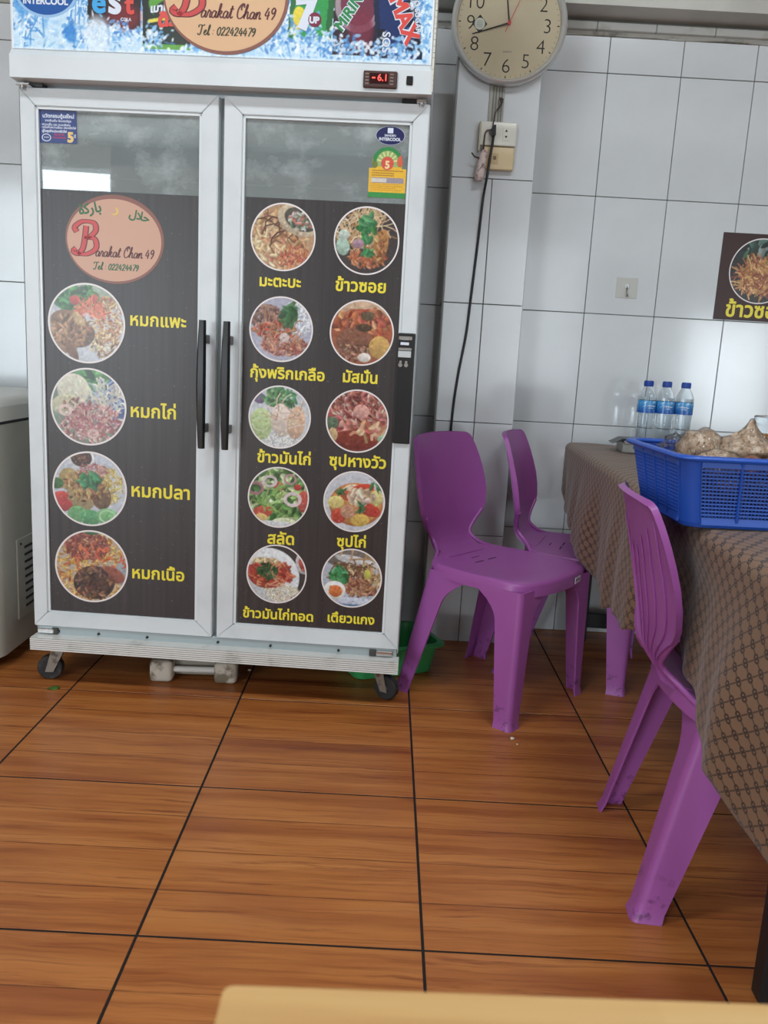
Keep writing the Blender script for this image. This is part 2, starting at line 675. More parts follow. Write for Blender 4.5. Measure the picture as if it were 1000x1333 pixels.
# ---- floor: wood-print ceramic tiles on dark grout
m_grout = M('dark_grout', (0.012, 0.008, 0.006), 0.85)
m_floor = bpy.data.materials.new('wood_print_tile')
m_floor.use_nodes = True
n = N(m_floor)
bs = m_floor.node_tree.nodes['Principled BSDF']
oc = n.obj()
sep = n.new('ShaderNodeSeparateXYZ')
n.l.new(oc, sep.inputs[0])
rnd = n.new('ShaderNodeObjectInfo').outputs['Random']
pl = n.math('MULTIPLY', n.math('ADD', sep.outputs[1], 0.25), 8.0)
idx = n.math('FLOOR', pl)
fr = n.math('FRACT', pl)
comb = n.new('ShaderNodeCombineXYZ')
n.l.new(n.math('MULTIPLY_ADD', rnd, 3.1, n.math('MULTIPLY', idx, 7.3)), comb.inputs[0])
n.l.new(n.math('MULTIPLY', idx, 2.7), comb.inputs[1])
n.l.new(n.math('MULTIPLY', rnd, 1.7), comb.inputs[2])
add = n.new('ShaderNodeVectorMath', operation='ADD')
n.l.new(oc, add.inputs[0])
n.l.new(comb.outputs[0], add.inputs[1])
vv = add.outputs[0]
warp = n.noise(n.mapping(vv, (5, 9, 1)), 1.0, 2)
add2 = n.new('ShaderNodeVectorMath', operation='ADD')
cw = n.new('ShaderNodeCombineXYZ')
n.l.new(n.math('MULTIPLY', warp, 0.028), cw.inputs[1])
n.l.new(vv, add2.inputs[0])
n.l.new(cw.outputs[0], add2.inputs[1])
g1 = n.noise(n.mapping(add2.outputs[0], (1.1, 20, 1)), 1.0, 4, 0.55)
g2 = n.noise(n.mapping(add2.outputs[0], (3.5, 150, 1)), 1.0, 4, 0.65)
g3 = n.noise(n.mapping(vv, (3.0, 7, 1)), 1.0, 3, 0.5)
c0 = n.ramp(g1, [(0.28, srgb(126, 64, 30)), (0.42, srgb(163, 95, 45)), (0.56, srgb(181, 113, 57)), (0.74, srgb(191, 124, 67))])
c1 = n.mix(n.math('MULTIPLY', n.step(g2, 0.46, 0.68), 0.50), c0, srgb(122, 62, 30))
g4 = n.noise(n.mapping(add2.outputs[0], (2.6, 46, 1)), 1.0, 5, 0.7)
c1 = n.mix(n.math('MULTIPLY', n.step(g4, 0.56, 0.70), 0.75), c1, srgb(112, 50, 26))
c2 = n.mix(n.math('MULTIPLY', n.step(g3, 0.50, 0.72), 0.45), c1, srgb(144, 78, 44))
ln = n.math('SUBTRACT', 1.0, n.step(n.math('MINIMUM', fr, n.math('SUBTRACT', 1.0, fr)), 0.006, 0.018))
brk = n.step(n.noise(n.mapping(vv, (7, 1, 1)), 1.0, 2), 0.36, 0.5)
c3 = n.mix(n.math('MULTIPLY', n.math('MULTIPLY', ln, 0.7), brk), c2, srgb(70, 30, 16))
n.l.new(c3, bs.inputs['Base Color'])
n.l.new(n.math('MULTIPLY_ADD', n.noise(n.mapping(vv, (4, 30, 1)), 1.0, 3), 0.22, 0.24), bs.inputs['Roughness'])
bs.inputs['Specular IOR Level'].default_value = 0.42
n.l.new(n.bump(g2, 0.12, 0.0008), bs.inputs['Normal'])

floor = tag(B().box(XL - .3, XR + .3, YF - 1.5, Wy + .2, -0.12, -0.0012).make('floor', m_grout), kind='structure')
T0x, T0y, TS = -0.3866, 2.2568, 0.5
bt = B().box(-.2472, .2472, -.2472, .2472, -0.0085, 0.0, 0.0005, 1)
me_ft = bt.mesh('tile')
me_ft.materials.append(m_floor)
for i in range(-8, 7):
    for jy in range(-15, 2):
        x, y = T0x + (i + .5) * TS, T0y + (jy + .5) * TS
        obj('tile', me_ft, None, floor, (x, y, rng.uniform(-.0002, 0)))

# ---- walls
m_plaster = M('white_plaster', srgb(205, 206, 202), 0.7, var=(3, srgb(190, 190, 184), .4, .7))
m_wgrout = M('tile_grout', srgb(128, 126, 120), 0.8)
m_wtile = M('white_glazed_tile', srgb(205, 208, 210), 0.13, var=(2.2, srgb(197, 200, 202), .35, .65), coat=0.2)
wb = tag(B().box(XL - .3, XR + .3, Wy + .008, Wy + .25, 0, ZC).make('wall_back', m_wgrout), kind='structure')


def tile_mesh(w, h, t=0.008):
    me = B().box(-w / 2, w / 2, 0, t, -h / 2, h / 2, 0.0012, 1).mesh('tile')
    me.materials.append(m_wtile)
    return me


TW, TH, G = 0.2525, 0.4, 0.0013
me_wt = tile_mesh(TW - 2 * G, TH - 2 * G)
me_wtop = tile_mesh(TW - 2 * G, 0.112)
for i in range(-14, 12):
    x = 0.6925 + (i + .5) * TW
    if x < XL or x > XR:
        continue
    for k in range(5):
        obj('tile', me_wt, None, wb, (x, Wy, .4 * (k + .5)))
    obj('tile', me_wtop, None, wb, (x, Wy, 2.0015 + .056))
# pillar: tiles on its front and both flanks
pil = tag(B().box(PX0 + .006, PX1 - .006, PY + .008, Wy + .05, 0, ZC).make('wall_pillar', m_wgrout), kind='structure')
xs = (PX0, 0.305, PX1)
for a, b in zip(xs[:-1], xs[1:]):
    me = tile_mesh(b - a - 2 * G, TH - 2 * G)
    for k in range(4):
        obj('tile', me, None, pil, ((a + b) / 2, PY, .4 * (k + .5)))
me = tile_mesh(PX1 - PX0 - 2 * G, 0.72)
obj('tile', me, None, pil, ((PX0 + PX1) / 2, PY, 1.6013 + .36))
me_s = B().box(0, .007, PY + .009 - PY, Wy - PY - .001, -.1985, .1985, .001, 1).mesh('tile')
me_s.materials.append(m_wtile)
for k in range(5):
    obj('tile', me_s, None, pil, (PX0 - .001, PY, .4 * (k + .5)))
    obj('tile', me_s, None, pil, (PX1 - .006, PY, .4 * (k + .5)))
# dark corner trim on the pillar's left arris
m_trim = M('grey_corner_trim', srgb(118, 120, 116), 0.4)
tag(B().box(PX0 - .004, PX0 + .002, PY - .001, PY + .016, 0, 2.3, .001, 1).make('trim_1', m_trim), kind='structure')

# beam and cable trunking over the tiles
m_beam = M('beam_paint', srgb(196, 194, 188), 0.65, var=(4, srgb(180, 178, 170), .4, .7))
bmx = B()
bmx.box(XL, PX0, 2.92, Wy + .02, 2.165, ZC)
bmx.box(PX1, XR, 2.92, Wy + .02, 2.165, ZC)
tag(bmx.make('wall_beam', m_beam), kind='structure')
m_cement = M('crumbly_cement', srgb(176, 174, 166), 0.85, var=(14, srgb(120, 116, 108), .5, .7), bump=(30, .6, .004))


def ledge(x0, x1):
    b = B()
    nn = 60
    z = [2.118 + rng.normal(0, .003) for _ in range(nn)]
    b.grid(lambda i, j: (x0 + (x1 - x0) * i / (nn - 1), [Wy + .004, Wy - .004, Wy - .005, Wy - .002][j],
                         [z[i] - .006, z[i] - .004, 2.14, 2.146][j]), nn, 4)
    return b


lb = ledge(PX1, XR)
lb2 = ledge(XL, PX0)
tag(lb.make('trim_2', m_cement, smooth=60), kind='structure')
tag(lb2.make('trim_3', m_cement, smooth=60), kind='structure')
m_pvc = M('white_trunking', srgb(200, 201, 197), 0.4, var=(9, srgb(172, 170, 160), .5, .7))
tb = B()
x = PX1
while x < XR:
    tb.box(x, min(x + .198, XR), Wy - .022, Wy, 2.128, 2.152, .002, 1)
    x += .2
x = XL
while x < PX0:
    tb.box(x, min(x + .198, PX0), Wy - .022, Wy, 2.128, 2.152, .002, 1)
    x += .2
tag(tb.make('trim_4', m_pvc), kind='structure')

# the rest of the room: side walls, ceiling with beams, open shopfront behind the camera
tag(B().box(XR, XR + .2, YF, Wy, 0, ZC).make('wall_right', m_plaster), kind='structure')
wl = B()
wl.box(XL - .2, XL, YF, Wy, 0, ZC)
tag(wl.make('wall_left', m_plaster), kind='structure')
wf = B()
wf.box(XL, XR, YF - .2, YF, 2.95, ZC)
wf.box(-2.95, .55, YF - .2, YF, 0, ZC)
wf.box(-3.9, -2.95, YF - .2, YF, 2.45, ZC)
wf.box(.55, 2.45, YF - .2, YF, 2.5, ZC)
wf.box(2.45, 3.9, YF - .2, YF, 0, ZC)
wf.box(5.0, XR, YF - .2, YF, 0, ZC)
wf.box(3.9, 5.0, YF - .2, YF, 1.72, ZC)
wf.box(XL, -5.45, YF - .2, YF, 0, ZC)
tag(wf.make('wall_front', m_plaster), kind='structure')
cl = B().box(XL - .3, XR + .3, YF - 1.2, Wy + .2, ZC, ZC + .15)
tag(cl.make('ceiling', m_plaster), kind='structure')
tag(B().box(XL, XR, -0.9, -0.6, ZC - .28, ZC).box(XL, XR, -3.2, -2.9, ZC - .28, ZC).make('ceiling_beam', m_beam), kind='structure')

# ================================================================== DISPLAY COOLER
m_white = M('cooler_white_enamel', srgb(214, 219, 221), 0.28, var=(2.5, srgb(206, 211, 213), .4, .65))
m_alu = M('door_aluminium_white', srgb(208, 213, 215), 0.33, var=(6, srgb(198, 203, 205), .45, .7))
m_sill = M('grey_sill', srgb(158, 168, 170), 0.35, 0.25)
m_rib = M('ribbed_aluminium', srgb(214, 213, 209), 0.4, 0.1, var=(14, srgb(184, 181, 174), .52, .75))
m_black = M('black_plastic', (0.012, 0.012, 0.013), 0.28)
m_rubber = M('black_rubber', (0.02, 0.02, 0.021), 0.6, var=(30, (0.06, 0.055, 0.05), .5, .7))
m_steel = M('dull_steel', srgb(150, 146, 138), 0.45, 0.8, var=(40, srgb(96, 88, 78), .45, .65))
m_chrome = M('bright_steel', srgb(214, 216, 216), 0.18, 1.0)
m_liner = M('cooler_liner', srgb(214, 220, 220), 0.4)

COOL_O = (-1.003, 2.295, 0)
COOL_A = math.radians(-2.4)
cool = tag(empty('display_cooler', COOL_O, COOL_A), 'tall white two-door glass display cooler covered with brown menu posters', 'refrigerator')
CW, CD = 1.073, 0.56
# cabinet shell
sh = B()
sh.box(0, .035, .04, CD, .15, 1.66, .003, 1)
sh.box(CW - .035, CW, .04, CD, .15, 1.66, .003, 1)
sh.box(0.03, CW - .03, CD - .03, CD, .15, 1.66)
sh.box(0.03, CW - .03, .04, CD - .02, .12, .18)
sh.box(0.03, CW - .03, .04, CD - .02, 1.64, 1.66)
sh.make('cabinet_body', m_white, cool)
B().box(.522, .548, .03, .07, .16, 1.65, .002, 1).make('centre_mullion', m_sill, cool)
# interior: evaporator housing, shelves
B().box(.04, CW - .04, .055, .5, 1.528, 1.637, .004, 1).make('evaporator_housing', m_liner, cool)
m_ins = M('cooler_back_liner', srgb(150, 160, 160), 0.45)
B().box(.036, CW - .036, CD - .05, CD - .032, .18, 1.525).make('back_panel', m_ins, cool)
for z in (.5, .85, 1.2):
    sb = B()
    for k in range(27):
        yy = .1 + k * .015
        sb.box(.04, CW - .04, yy, yy + .004, z, z + .004)
    sb.box(.04, CW - .04, .1, .105, z - .012, z)
    sb.make('wire_shelf', m_white, cool)
# header light box
hb = B()
hb.prism([(-.04, 1.66), (-.04, 1.713), (-.026, 1.73), (-.026, 2.02), (CD, 2.02), (CD, 1.66)], 'x', -.004, CW + .002)
hb.make('header_box', m_white, cool)
B().box(0.0, CW - .004, -.0288, -.026, 1.731, 1.9995).make('sign_backing', M('sign_white', srgb(226, 232, 236), .3), cool)
# torn tape along the header's right arris
tp = B()
zz = 1.665
while zz < 1.98:
    hgt = rng.uniform(.008, .016)
    tp.box(CW - .001, CW + .0035, -.034 if zz > 1.73 else -.041, -.018, zz, zz + hgt)
    zz += hgt + .0012
tp.make('edge_tape', M('cream_tape', srgb(212, 206, 192), .6), cool)
# temperature display and switch
dp = B().box(.902, .987, -.048, -.039, 1.668, 1.708, .003, 2).make('temperature_display', M('display_bezel', srgb(70, 42, 38), .4), cool)
B().box(.918, .965, -.0492, -.047, 1.678, 1.7015).make('display_window', M('display_dark', (0.03, 0.006, 0.006), .15), dp)
m_led = M('red_led', (0.3, 0.01, 0.01), .4, emit=((1.0, 0.08, 0.06), 2.2))
flat_text('digits', '6.1', m_led, dp, .938, .960, 1.684, -.0498, .015)
flat_text('unit_mark', '-', m_led, dp, .924, .932, 1.684, -.0498, .015)
for xx in (.907, .969):
    bb = B()
    for k in range(4):
        bb.box(xx, xx + .009, -.0492, -.047, 1.675 + k * .0075, 1.679 + k * .0075)
    bb.make('display_button', M('button_grey', srgb(120, 100, 92), .5), dp)
sw = B().box(1.010, 1.026, -.044, -.039, 1.679, 1.700, .0015, 1).make('rocker_switch', m_black, cool)
# hinges under the header
for xx, s in ((.012, 1), (1.05, -1)):
    hg = B()
    hg.box(xx - .012, xx + .024 if s > 0 else xx + .012, -.02, .02, 1.648, 1.654, .001, 1)
    hg.cyl((xx, -.004, 1.640), (xx, -.004, 1.657), .006)
    hg.make('top_hinge', m_chrome, cool)
    B().box(min(xx, xx + s * .05), max(xx, xx + s * .05), .0, .03, 1.650, 1.659).make('hinge_plate', m_black, cool)

# sill with screws, ribbed kick rail
B().box(.005, CW - .003, .006, .05, .146, .1785, .002, 1).make('sill', m_sill, cool)
for xx in (.07, .19, .335, .545, .70, .90):
    B().cyl((xx, .0065, .163), (xx, .0, .163), .0042, .003, 12).make('screw', m_black, cool)
for xx, s in ((.03, 1), (1.03, -1)):
    hb = B()
    hb.box(xx - .02, xx + .028, -.004, .008, .157, .172, .002, 1)
    hb.make('bottom_hinge', m_chrome, cool)
    B().box(xx + .03 * s - .010, xx + .03 * s + .010, -.002, .008, .155, .173, .002, 1).make('hinge_block', M('hinge_dark', srgb(60, 58, 55), .5), cool)
rl = B()
pr = []
for k in range(6):
    z0 = .1165 + k * .0061
    pr += [(-.035, z0), (-.035, z0 + .0040), (-.0305, z0 + .0044), (-.0305, z0 + .0058)]
pr = [(.012, .1165)] + [(-.03, .1165)] + pr + [(-.034, .153), (.012, .153)]
rl.prism(pr, 'x', .002, CW + .004)
rl.make('kick_rail', m_rib, cool)
B().box(.0, CW, .02, CD, .112, .125).make('under_frame', m_steel, cool)


def caster(x, y, ang):
    c = empty('caster', (x, y, 0), ang)
    c.parent = cool
    w = B()
    w.lathe([(.012, -.013), (.034, -.013), (.037, -.010), (.037, .010), (.034, .013), (.012, .013)], 28, (0, 0, .037), 'y')
    w.make('wheel', m_rubber, c, 40)
    h = B().cyl((0, -.0155, .037), (0, .0155, .037), .010, n=16)
    h.make('hub', m_steel, c, 40)
    f = B()
    for s in (-1, 1):
        f.prism([(-.012, .026), (.012, .026), (.052, .112), (.012, .112)], 'y', s * .0165, s * .0190)
    f.box(.006, .056, -.02, .02, .106, .112, .001, 1)
    f.make('fork', m_steel, c)
    return c


caster(.028, .040, math.radians(8))
caster(1.045, .062, math.radians(152))
caster(.05, .46, math.radians(20))
caster(1.02, .46, math.radians(150))

# thin door glass: fogged, reflecting
m_glass = bpy.data.materials.new('fogged_door_glass')
m_glass.use_nodes = True
n = N(m_glass)
n.t.nodes.remove(n.t.nodes['Principled BSDF'])
out = n.t.nodes['Material Output']
tr = n.new('ShaderNodeBsdfTransparent')
tr.inputs[0].default_value = (0.80, 0.86, 0.85, 1)
gl = n.new('ShaderNodeBsdfGlossy')
gl.inputs['Roughness'].default_value = 0.015
df = n.new('ShaderNodeBsdfDiffuse')
df.inputs[0].default_value = srgb(200, 208, 208) + (1,)
oc = n.obj()
fog = n.step(n.noise(n.mapping(oc, (1, 1, 1.3)), 9.0, 6, 0.62), 0.44, 0.78)
fog = n.math('MULTIPLY_ADD', fog, 0.34, 0.30)
mx = n.new('ShaderNodeMixShader')
n.l.new(fog, mx.inputs[0])
n.l.new(tr.outputs[0], mx.inputs[1])
n.l.new(df.outputs[0], mx.inputs[2])
fz = n.new('ShaderNodeFresnel')
fz.inputs[0].default_value = 1.62
mx2 = n.new('ShaderNodeMixShader')
n.l.new(n.math('MULTIPLY', fz.outputs[0], 1.7), mx2.inputs[0])
n.l.new(mx.outputs[0], mx2.inputs[1])
n.l.new(gl.outputs[0], mx2.inputs[2])
n.l.new(mx2.outputs[0], out.inputs[0])
MATS['fogged_door_glass'] = m_glass

# poster film: dark brown wood print with vertical grain and specks, glossy
m_film = bpy.data.materials.new('brown_menu_film')
m_film.use_nodes = True
n = N(m_film)
bs = m_film.node_tree.nodes['Principled BSDF']
oc = n.obj()
gr = n.noise(n.mapping(oc, (70, 1, 2.2)), 1.0, 5, .6)
gb = n.noise(n.mapping(oc, (9, 1, 1.0)), 1.0, 3, .5)
c = n.ramp(gr, [(.3, srgb(38, 32, 32)), (.5, srgb(49, 42, 42)), (.72, srgb(58, 50, 49))])
c = n.mix(n.math('MULTIPLY', n.step(gb, .52, .75), .5), c, srgb(40, 32, 33))
sp = n.step(n.noise(oc, 160, 1), .74, .80)
c = n.mix(n.math('MULTIPLY', sp, .35), c, srgb(150, 140, 134))
n.l.new(c, bs.inputs['Base Color'])
bs.inputs['Roughness'].default_value = 0.36
bs.inputs['Specular IOR Level'].default_value = 0.5
n.l.new(n.bump(gr, .10, .0006), bs.inputs['Normal'])
MATS['brown_menu_film'] = m_film

m_yel = M('yellow_print', srgb(232, 214, 62), .35)
m_ringw = M('white_print', srgb(226, 218, 216), .35)
m_pic = print_mat('printed_picture', .3)

BROWN, RICE = [(150, 100, 60), (120, 75, 45), (180, 130, 85)], [(225, 190, 130), (205, 150, 95), (235, 210, 170)]
GREEN, RED = [(60, 120, 50), (90, 150, 70), (40, 90, 40)], [(200, 60, 40), (220, 90, 50), (180, 40, 35)]
PINK = [(190, 130, 125), (170, 100, 100), (215, 170, 160), (150, 75, 80)]
DISH = {
    'goat': ((196, 198, 206), [('e', 0, .75, .95, .5, 0, (150, 165, 140)), ('l', -.25, .62, .6, .34, 90, .12, .06, GREEN), ('e', -.3, .55, .14, .12, 0, (200, 60, 55)), ('e', .2, .62, .10, .09, 0, (205, 70, 60)),
                           ('g', .52, .12, .42, .55, 260, .055, .022, RICE + [(170, 95, 70), (200, 120, 70)]), ('g', .45, -.5, .42, .35, 150, .055, .022, RICE + BROWN), ('n', .12, .3, .38, .2, 70, .22, .012, [(225, 95, 60), (235, 120, 80)]),
                           ('e', -.45, -.05, .5, .34, -.3, (140, 98, 66)), ('e', -.5, -.42, .42, .3, .7, (158, 112, 78)), ('e', -.15, -.3, .36, .3, .4, (112, 76, 50)), ('g', -.42, -.2, .5, .4, 120, .09, .04, BROWN), ('e', -.22, .1, .2, .1, -.9, (196, 160, 110)), ('e', -.4, -.7, .12, .3, .5, (126, 80, 50))]),
    'chicken': ((120, 140, 120), [('l', .0, .7, .8, .35, 110, .16, .08, GREEN), ('e', .75, .2, .3, .7, 0, (70, 90, 160)), ('n', .45, .2, .45, .4, 120, .25, .02, [(215, 210, 190), (190, 180, 160), (160, 170, 190)]),
                                ('e', -.4, .42, .42, .4, 0, (212, 206, 182), .1), ('e', -.6, .05, .4, .25, .3, (190, 184, 150)), ('g', -.3, -.02, .4, .15, 30, .1, .05, [(190, 175, 150), (140, 80, 70)]),
                                ('g', .1, -.45, .85, .5, 330, .075, .026, PINK + [(220, 190, 180)]), ('n', .1, -.4, .6, .4, 60, .2, .018, [(170, 90, 95), (210, 150, 140)]), ('o', -.62, -.12, .14, .035, (225, 190, 180)), ('o', .1, -.7, .12, .03, (220, 180, 170))]),
    'fish': ((196, 200, 212), [('e', -.22, .78, .34, .3, 0, (226, 226, 228)), ('e', -.22, .80, .28, .23, 0, (66, 38, 28)), ('g', -.22, .8, .22, .18, 40, .04, .02, [(130, 80, 50), (90, 50, 35)]),
                             ('g', .45, .1, .42, .5, 300, .05, .02, [(214, 184, 90), (190, 160, 70), (226, 204, 130)]), ('e', -.55, .22, .28, .3, .3, (164, 140, 82)), ('e', -.25, -.25, .4, .36, -.3, (170, 146, 98)), ('e', .3, -.2, .26, .34, .1, (120, 84, 56)), ('g', -.15, .05, .6, .4, 170, .07, .03, BROWN + [(190, 160, 90)]),
                             ('g', .1, .5, .4, .16, 80, .06, .02, PINK), ('l', .05, .22, .3, .16, 30, .12, .06, [(46, 120, 66), (70, 150, 90)]), ('e', -.9, .1, .2, .15, 0, (60, 110, 50)), ('e', -.8, -.25, .22, .14, .2, (214, 70, 60)), ('e', -.7, -.48, .22, .16, .3, (190, 50, 50)),
                             ('e', -.35, -.7, .26, .22, 0, (110, 176, 110)), ('e', .0, -.78, .26, .22, 0, (84, 160, 100)), ('e', .45, -.72, .3, .22, 0, (120, 190, 120)), ('o', .45, -.72, .2, .02, (180, 220, 170))]),
    'beef': ((190, 170, 150), [('g', 0, 0, .98, .98, 520, .07, .026, [(222, 170, 66), (208, 140, 56), (230, 190, 110), (190, 110, 50)]), ('e', .85, -.1, .2, .4, 0, (160, 164, 170)), ('g', -.15, .55, .62, .38, 240, .075, .028, [(150, 64, 52), (176, 86, 64), (120, 50, 44)]), ('n', .1, .1, .8, .4, 40, .15, .025, [(214, 90, 50), (224, 110, 60)]),
                             ('e', 0, .93, .2, .08, 0, (60, 110, 60)), ('e', .05, -.45, .56, .46, .1, (74, 44, 32)), ('e', .55, -.2, .36, .2, -.4, (150, 76, 58)), ('g', .05, -.45, .52, .42, 150, .09, .04, [(100, 60, 42), (60, 34, 26), (150, 96, 60), (84, 50, 36)])]),
    'matabak': ((196, 150, 108), [('e', -.5, .2, .8, .4, .5, (214, 174, 124)), ('e', -.3, -.2, .8, .3, .6, (204, 152, 104)), ('e', .2, -.6, .6, .4, .2, (190, 120, 84)), ('g', -.2, -.1, .9, .9, 200, .12, .05, [(220, 180, 130), (196, 140, 96), (176, 112, 76), (230, 200, 150)]),
                                ('n', -.5, .4, .6, .3, 6, .8, .02, [(110, 70, 46)]), ('n', -.1, -.1, .5, .3, 6, .7, .02, [(120, 74, 48)]), ('g', .4, -.6, .5, .35, 120, .06, .03, [(190, 84, 60), (220, 140, 90)]), ('e', .45, .5, .66, .44, -.35, (214, 190, 156)), ('e', .52, .52, .52, .32, -.35, (84, 78, 66)), ('g', .55, .5, .42, .26, 90, .08, .04, [(200, 205, 190), (90, 110, 76), (150, 160, 140), (190, 110, 100)])]),
    'khaosoi': ((70, 60, 58), [('n', -.1, .1, .6, .6, 150, .5, .016, [(206, 164, 112), (184, 136, 84), (226, 196, 150)]), ('g', .05, -.5, .55, .3, 120, .08, .03, [(180, 90, 54), (200, 120, 70)]), ('n', .2, .6, .3, .25, 30, .7, .012, [(214, 180, 130)]), ('e', .42, -.15, .22, .5, -.2, (186, 122, 66)), ('g', .42, -.15, .16, .4, 40, .09, .04, [(206, 150, 90), (160, 96, 50)]),
                              ('l', .0, .35, .22, .4, 40, .14, .07, [(70, 150, 86), (50, 120, 64)]), ('l', .05, -.35, .15, .1, 10, .1, .05, [(60, 140, 80)]), ('e', -.25, -.1, .17, .13, .2, (170, 130, 150)), ('e', -.72, -.2, .2, .26, .2, (170, 200, 180)), ('e', -.7, .15, .16, .14, .2, (196, 214, 200))]),
    'prawn': ((178, 176, 196), [('g', .5, .35, .45, .5, 220, .07, .03, [(226, 228, 234), (206, 208, 220)]), ('g', -.45, .3, .5, .4, 280, .07, .03, [(140, 96, 80), (170, 120, 96), (110, 70, 60)]), ('g', .1, -.5, .7, .3, 280, .07, .03, [(176, 96, 76), (150, 84, 66), (206, 140, 110)]), ('g', -.2, -.05, .7, .25, 160, .07, .03, RED + BROWN), ('n', -.1, -.1, .6, .5, 30, .4, .015, [(190, 130, 96)]),
                              ('l', .25, .4, .16, .34, 26, .2, .08, [(76, 120, 70), (50, 96, 56)]), ('e', .1, -.25, .15, .14, 0, (214, 190, 184))]),
    'massaman': ((170, 90, 56), [('e', .1, .75, .95, .3, 0, (214, 176, 140)), ('e', 0, .1, .95, .6, 0, (186, 92, 56)), ('g', 0, .2, .85, .5, 170, .14, .07, [(206, 110, 66), (170, 76, 50), (150, 80, 56), (220, 150, 100)]), ('e', -.25, -.25, .55, .4, .1, (140, 84, 60)), ('e', .05, .15, .25, .12, 0, (90, 62, 40)), ('e', .15, .5, .2, .14, 0, (104, 84, 56)), ('g', -.2, -.6, .6, .25, 120, .06, .03, [(140, 100, 80), (180, 130, 100), (110, 66, 50)]),
                                ('e', .55, -.42, .32, .34, 0, (214, 164, 84)), ('e', .1, -.75, .2, .14, 0, (226, 214, 204))]),
    'chickenrice': ((204, 208, 214), [('g', .1, -.75, .6, .2, 160, .05, .022, [(236, 236, 232), (216, 214, 206)]), ('e', -.65, .55, .2, .16, 0, (120, 100, 130)), ('l', .0, .6, .5, .28, 60, .13, .06, [(84, 140, 84), (60, 110, 66), (110, 160, 100)]), ('e', -.6, -.25, .36, .5, 0, (186, 206, 140)), ('o', -.6, -.25, .26, .02, (206, 220, 170)), ('e', .05, -.1, .34, .52, .1, (226, 206, 190)), ('e', .52, -.15, .28, .52, -.1, (220, 178, 148)), ('n', .2, 0, .4, .4, 14, .5, .015, [(236, 220, 206), (206, 160, 130)])]),
    'oxtail': ((130, 60, 52), [('g', 0, .1, .95, .85, 220, .15, .075, [(196, 110, 100), (170, 84, 76), (150, 62, 54), (210, 140, 124)]), ('g', 0, .4, .8, .5, 120, .08, .03, [(110, 50, 46), (200, 170, 150), (150, 80, 70)]), ('e', .1, .3, .25, .22, 0, (226, 160, 146)), ('e', -.1, -.6, .7, .3, 0, (140, 50, 36)), ('e', -.8, -.1, .2, .2, 0, (90, 110, 84)), ('e', -.75, -.45, .14, .2, .2, (206, 170, 120)), ('n', .4, -.5, .4, .3, 14, .35, .045, [(214, 180, 140), (206, 130, 90)]), ('e', .8, -.5, .16, .1, .4, (150, 190, 150))]),
    'salad': ((170, 186, 130), [('l', 0, 0, .95, .95, 190, .15, .08, [(110, 160, 80), (70, 120, 56), (160, 196, 110), (206, 220, 170), (60, 100, 50)]), ('e', -.5, -.5, .32, .2, .2, (206, 80, 60)), ('e', .0, .35, .16, .16, 0, (206, 70, 60)), ('e', .8, -.1, .2, .35, 0, (200, 84, 70)), ('e', -.55, -.68, .2, .12, 0, (226, 190, 110)), ('e', .6, .35, .12, .1, 0, (200, 60, 54)), ('o', .45, -.05, .24, .05, (226, 206, 206)), ('o', -.75, .25, .22, .04, (170, 110, 120)), ('o', -.3, .5, .2, .04, (214, 200, 200)), ('o', .35, .6, .18, .03, (190, 140, 150)), ('n', -.3, -.1, .3, .4, 10, .5, .03, [(150, 190, 100)]), ('e', .2, -.82, .4, .16, 0, (214, 226, 180)), ('e', -.2, -.9, .8, .12, 0, (210, 212, 214))]),
    'soup': ((206, 208, 216), [('e', .05, -.1, .86, .7, 0, (206, 120, 60)), ('e', .05, -.1, .8, .62, 0, (214, 144, 80)), ('e', -.1, .35, .3, .2, .2, (226, 200, 170)), ('e', .25, .42, .36, .16, .2, (210, 66, 46)), ('e', -.25, .18, .2, .16, 0, (214, 80, 54)), ('e', -.6, -.05, .26, .2, .2, (226, 206, 120)), ('e', -.5, -.5, .24, .24, .3, (206, 70, 50)), ('e', .5, -.25, .36, .2, -.3, (204, 62, 46)), ('e', .2, -.6, .3, .2, .1, (220, 180, 80)), ('e', .7, .15, .2, .25, 0, (220, 206, 130)), ('g', .2, .15, .4, .25, 40, .12, .08, [(220, 196, 170), (196, 160, 130)]), ('e', -.2, -.35, .24, .22, 0, (206, 150, 116)), ('l', .2, -.22, .12, .2, 8, .15, .03, [(50, 110, 60)]), ('l', -.5, .3, .12, .1, 7, .14, .03, [(50, 110, 60)]), ('l', .7, .5, .2, .08, 8, .12, .04, [(60, 120, 60)])]),
    'friedrice': ((64, 58, 56), [('e', -.25, -.1, 1.0, .95, -.3, (214, 218, 222)), ('g', .2, -.65, .6, .3, 240, .05, .022, [(226, 210, 180), (206, 184, 150), (236, 226, 206)]), ('e', -.3, .0, .65, .5, .1, (186, 66, 46)), ('g', -.2, .0, .7, .42, 170, .12, .05, [(190, 70, 50), (166, 50, 40), (206, 106, 70)]), ('g', -.4, .4, .4, .1, 40, .08, .04, [(220, 190, 140)]), ('n', -.1, -.1, .5, .4, 16, .35, .02, [(226, 150, 110)]), ('l', -.3, .05, .32, .28, 46, .09, .045, [(60, 100, 50), (46, 84, 44)]), ('e', .85, .4, .24, .36, .2, (206, 200, 200)), ('e', .88, .4, .17, .28, .2, (196, 80, 66))]),
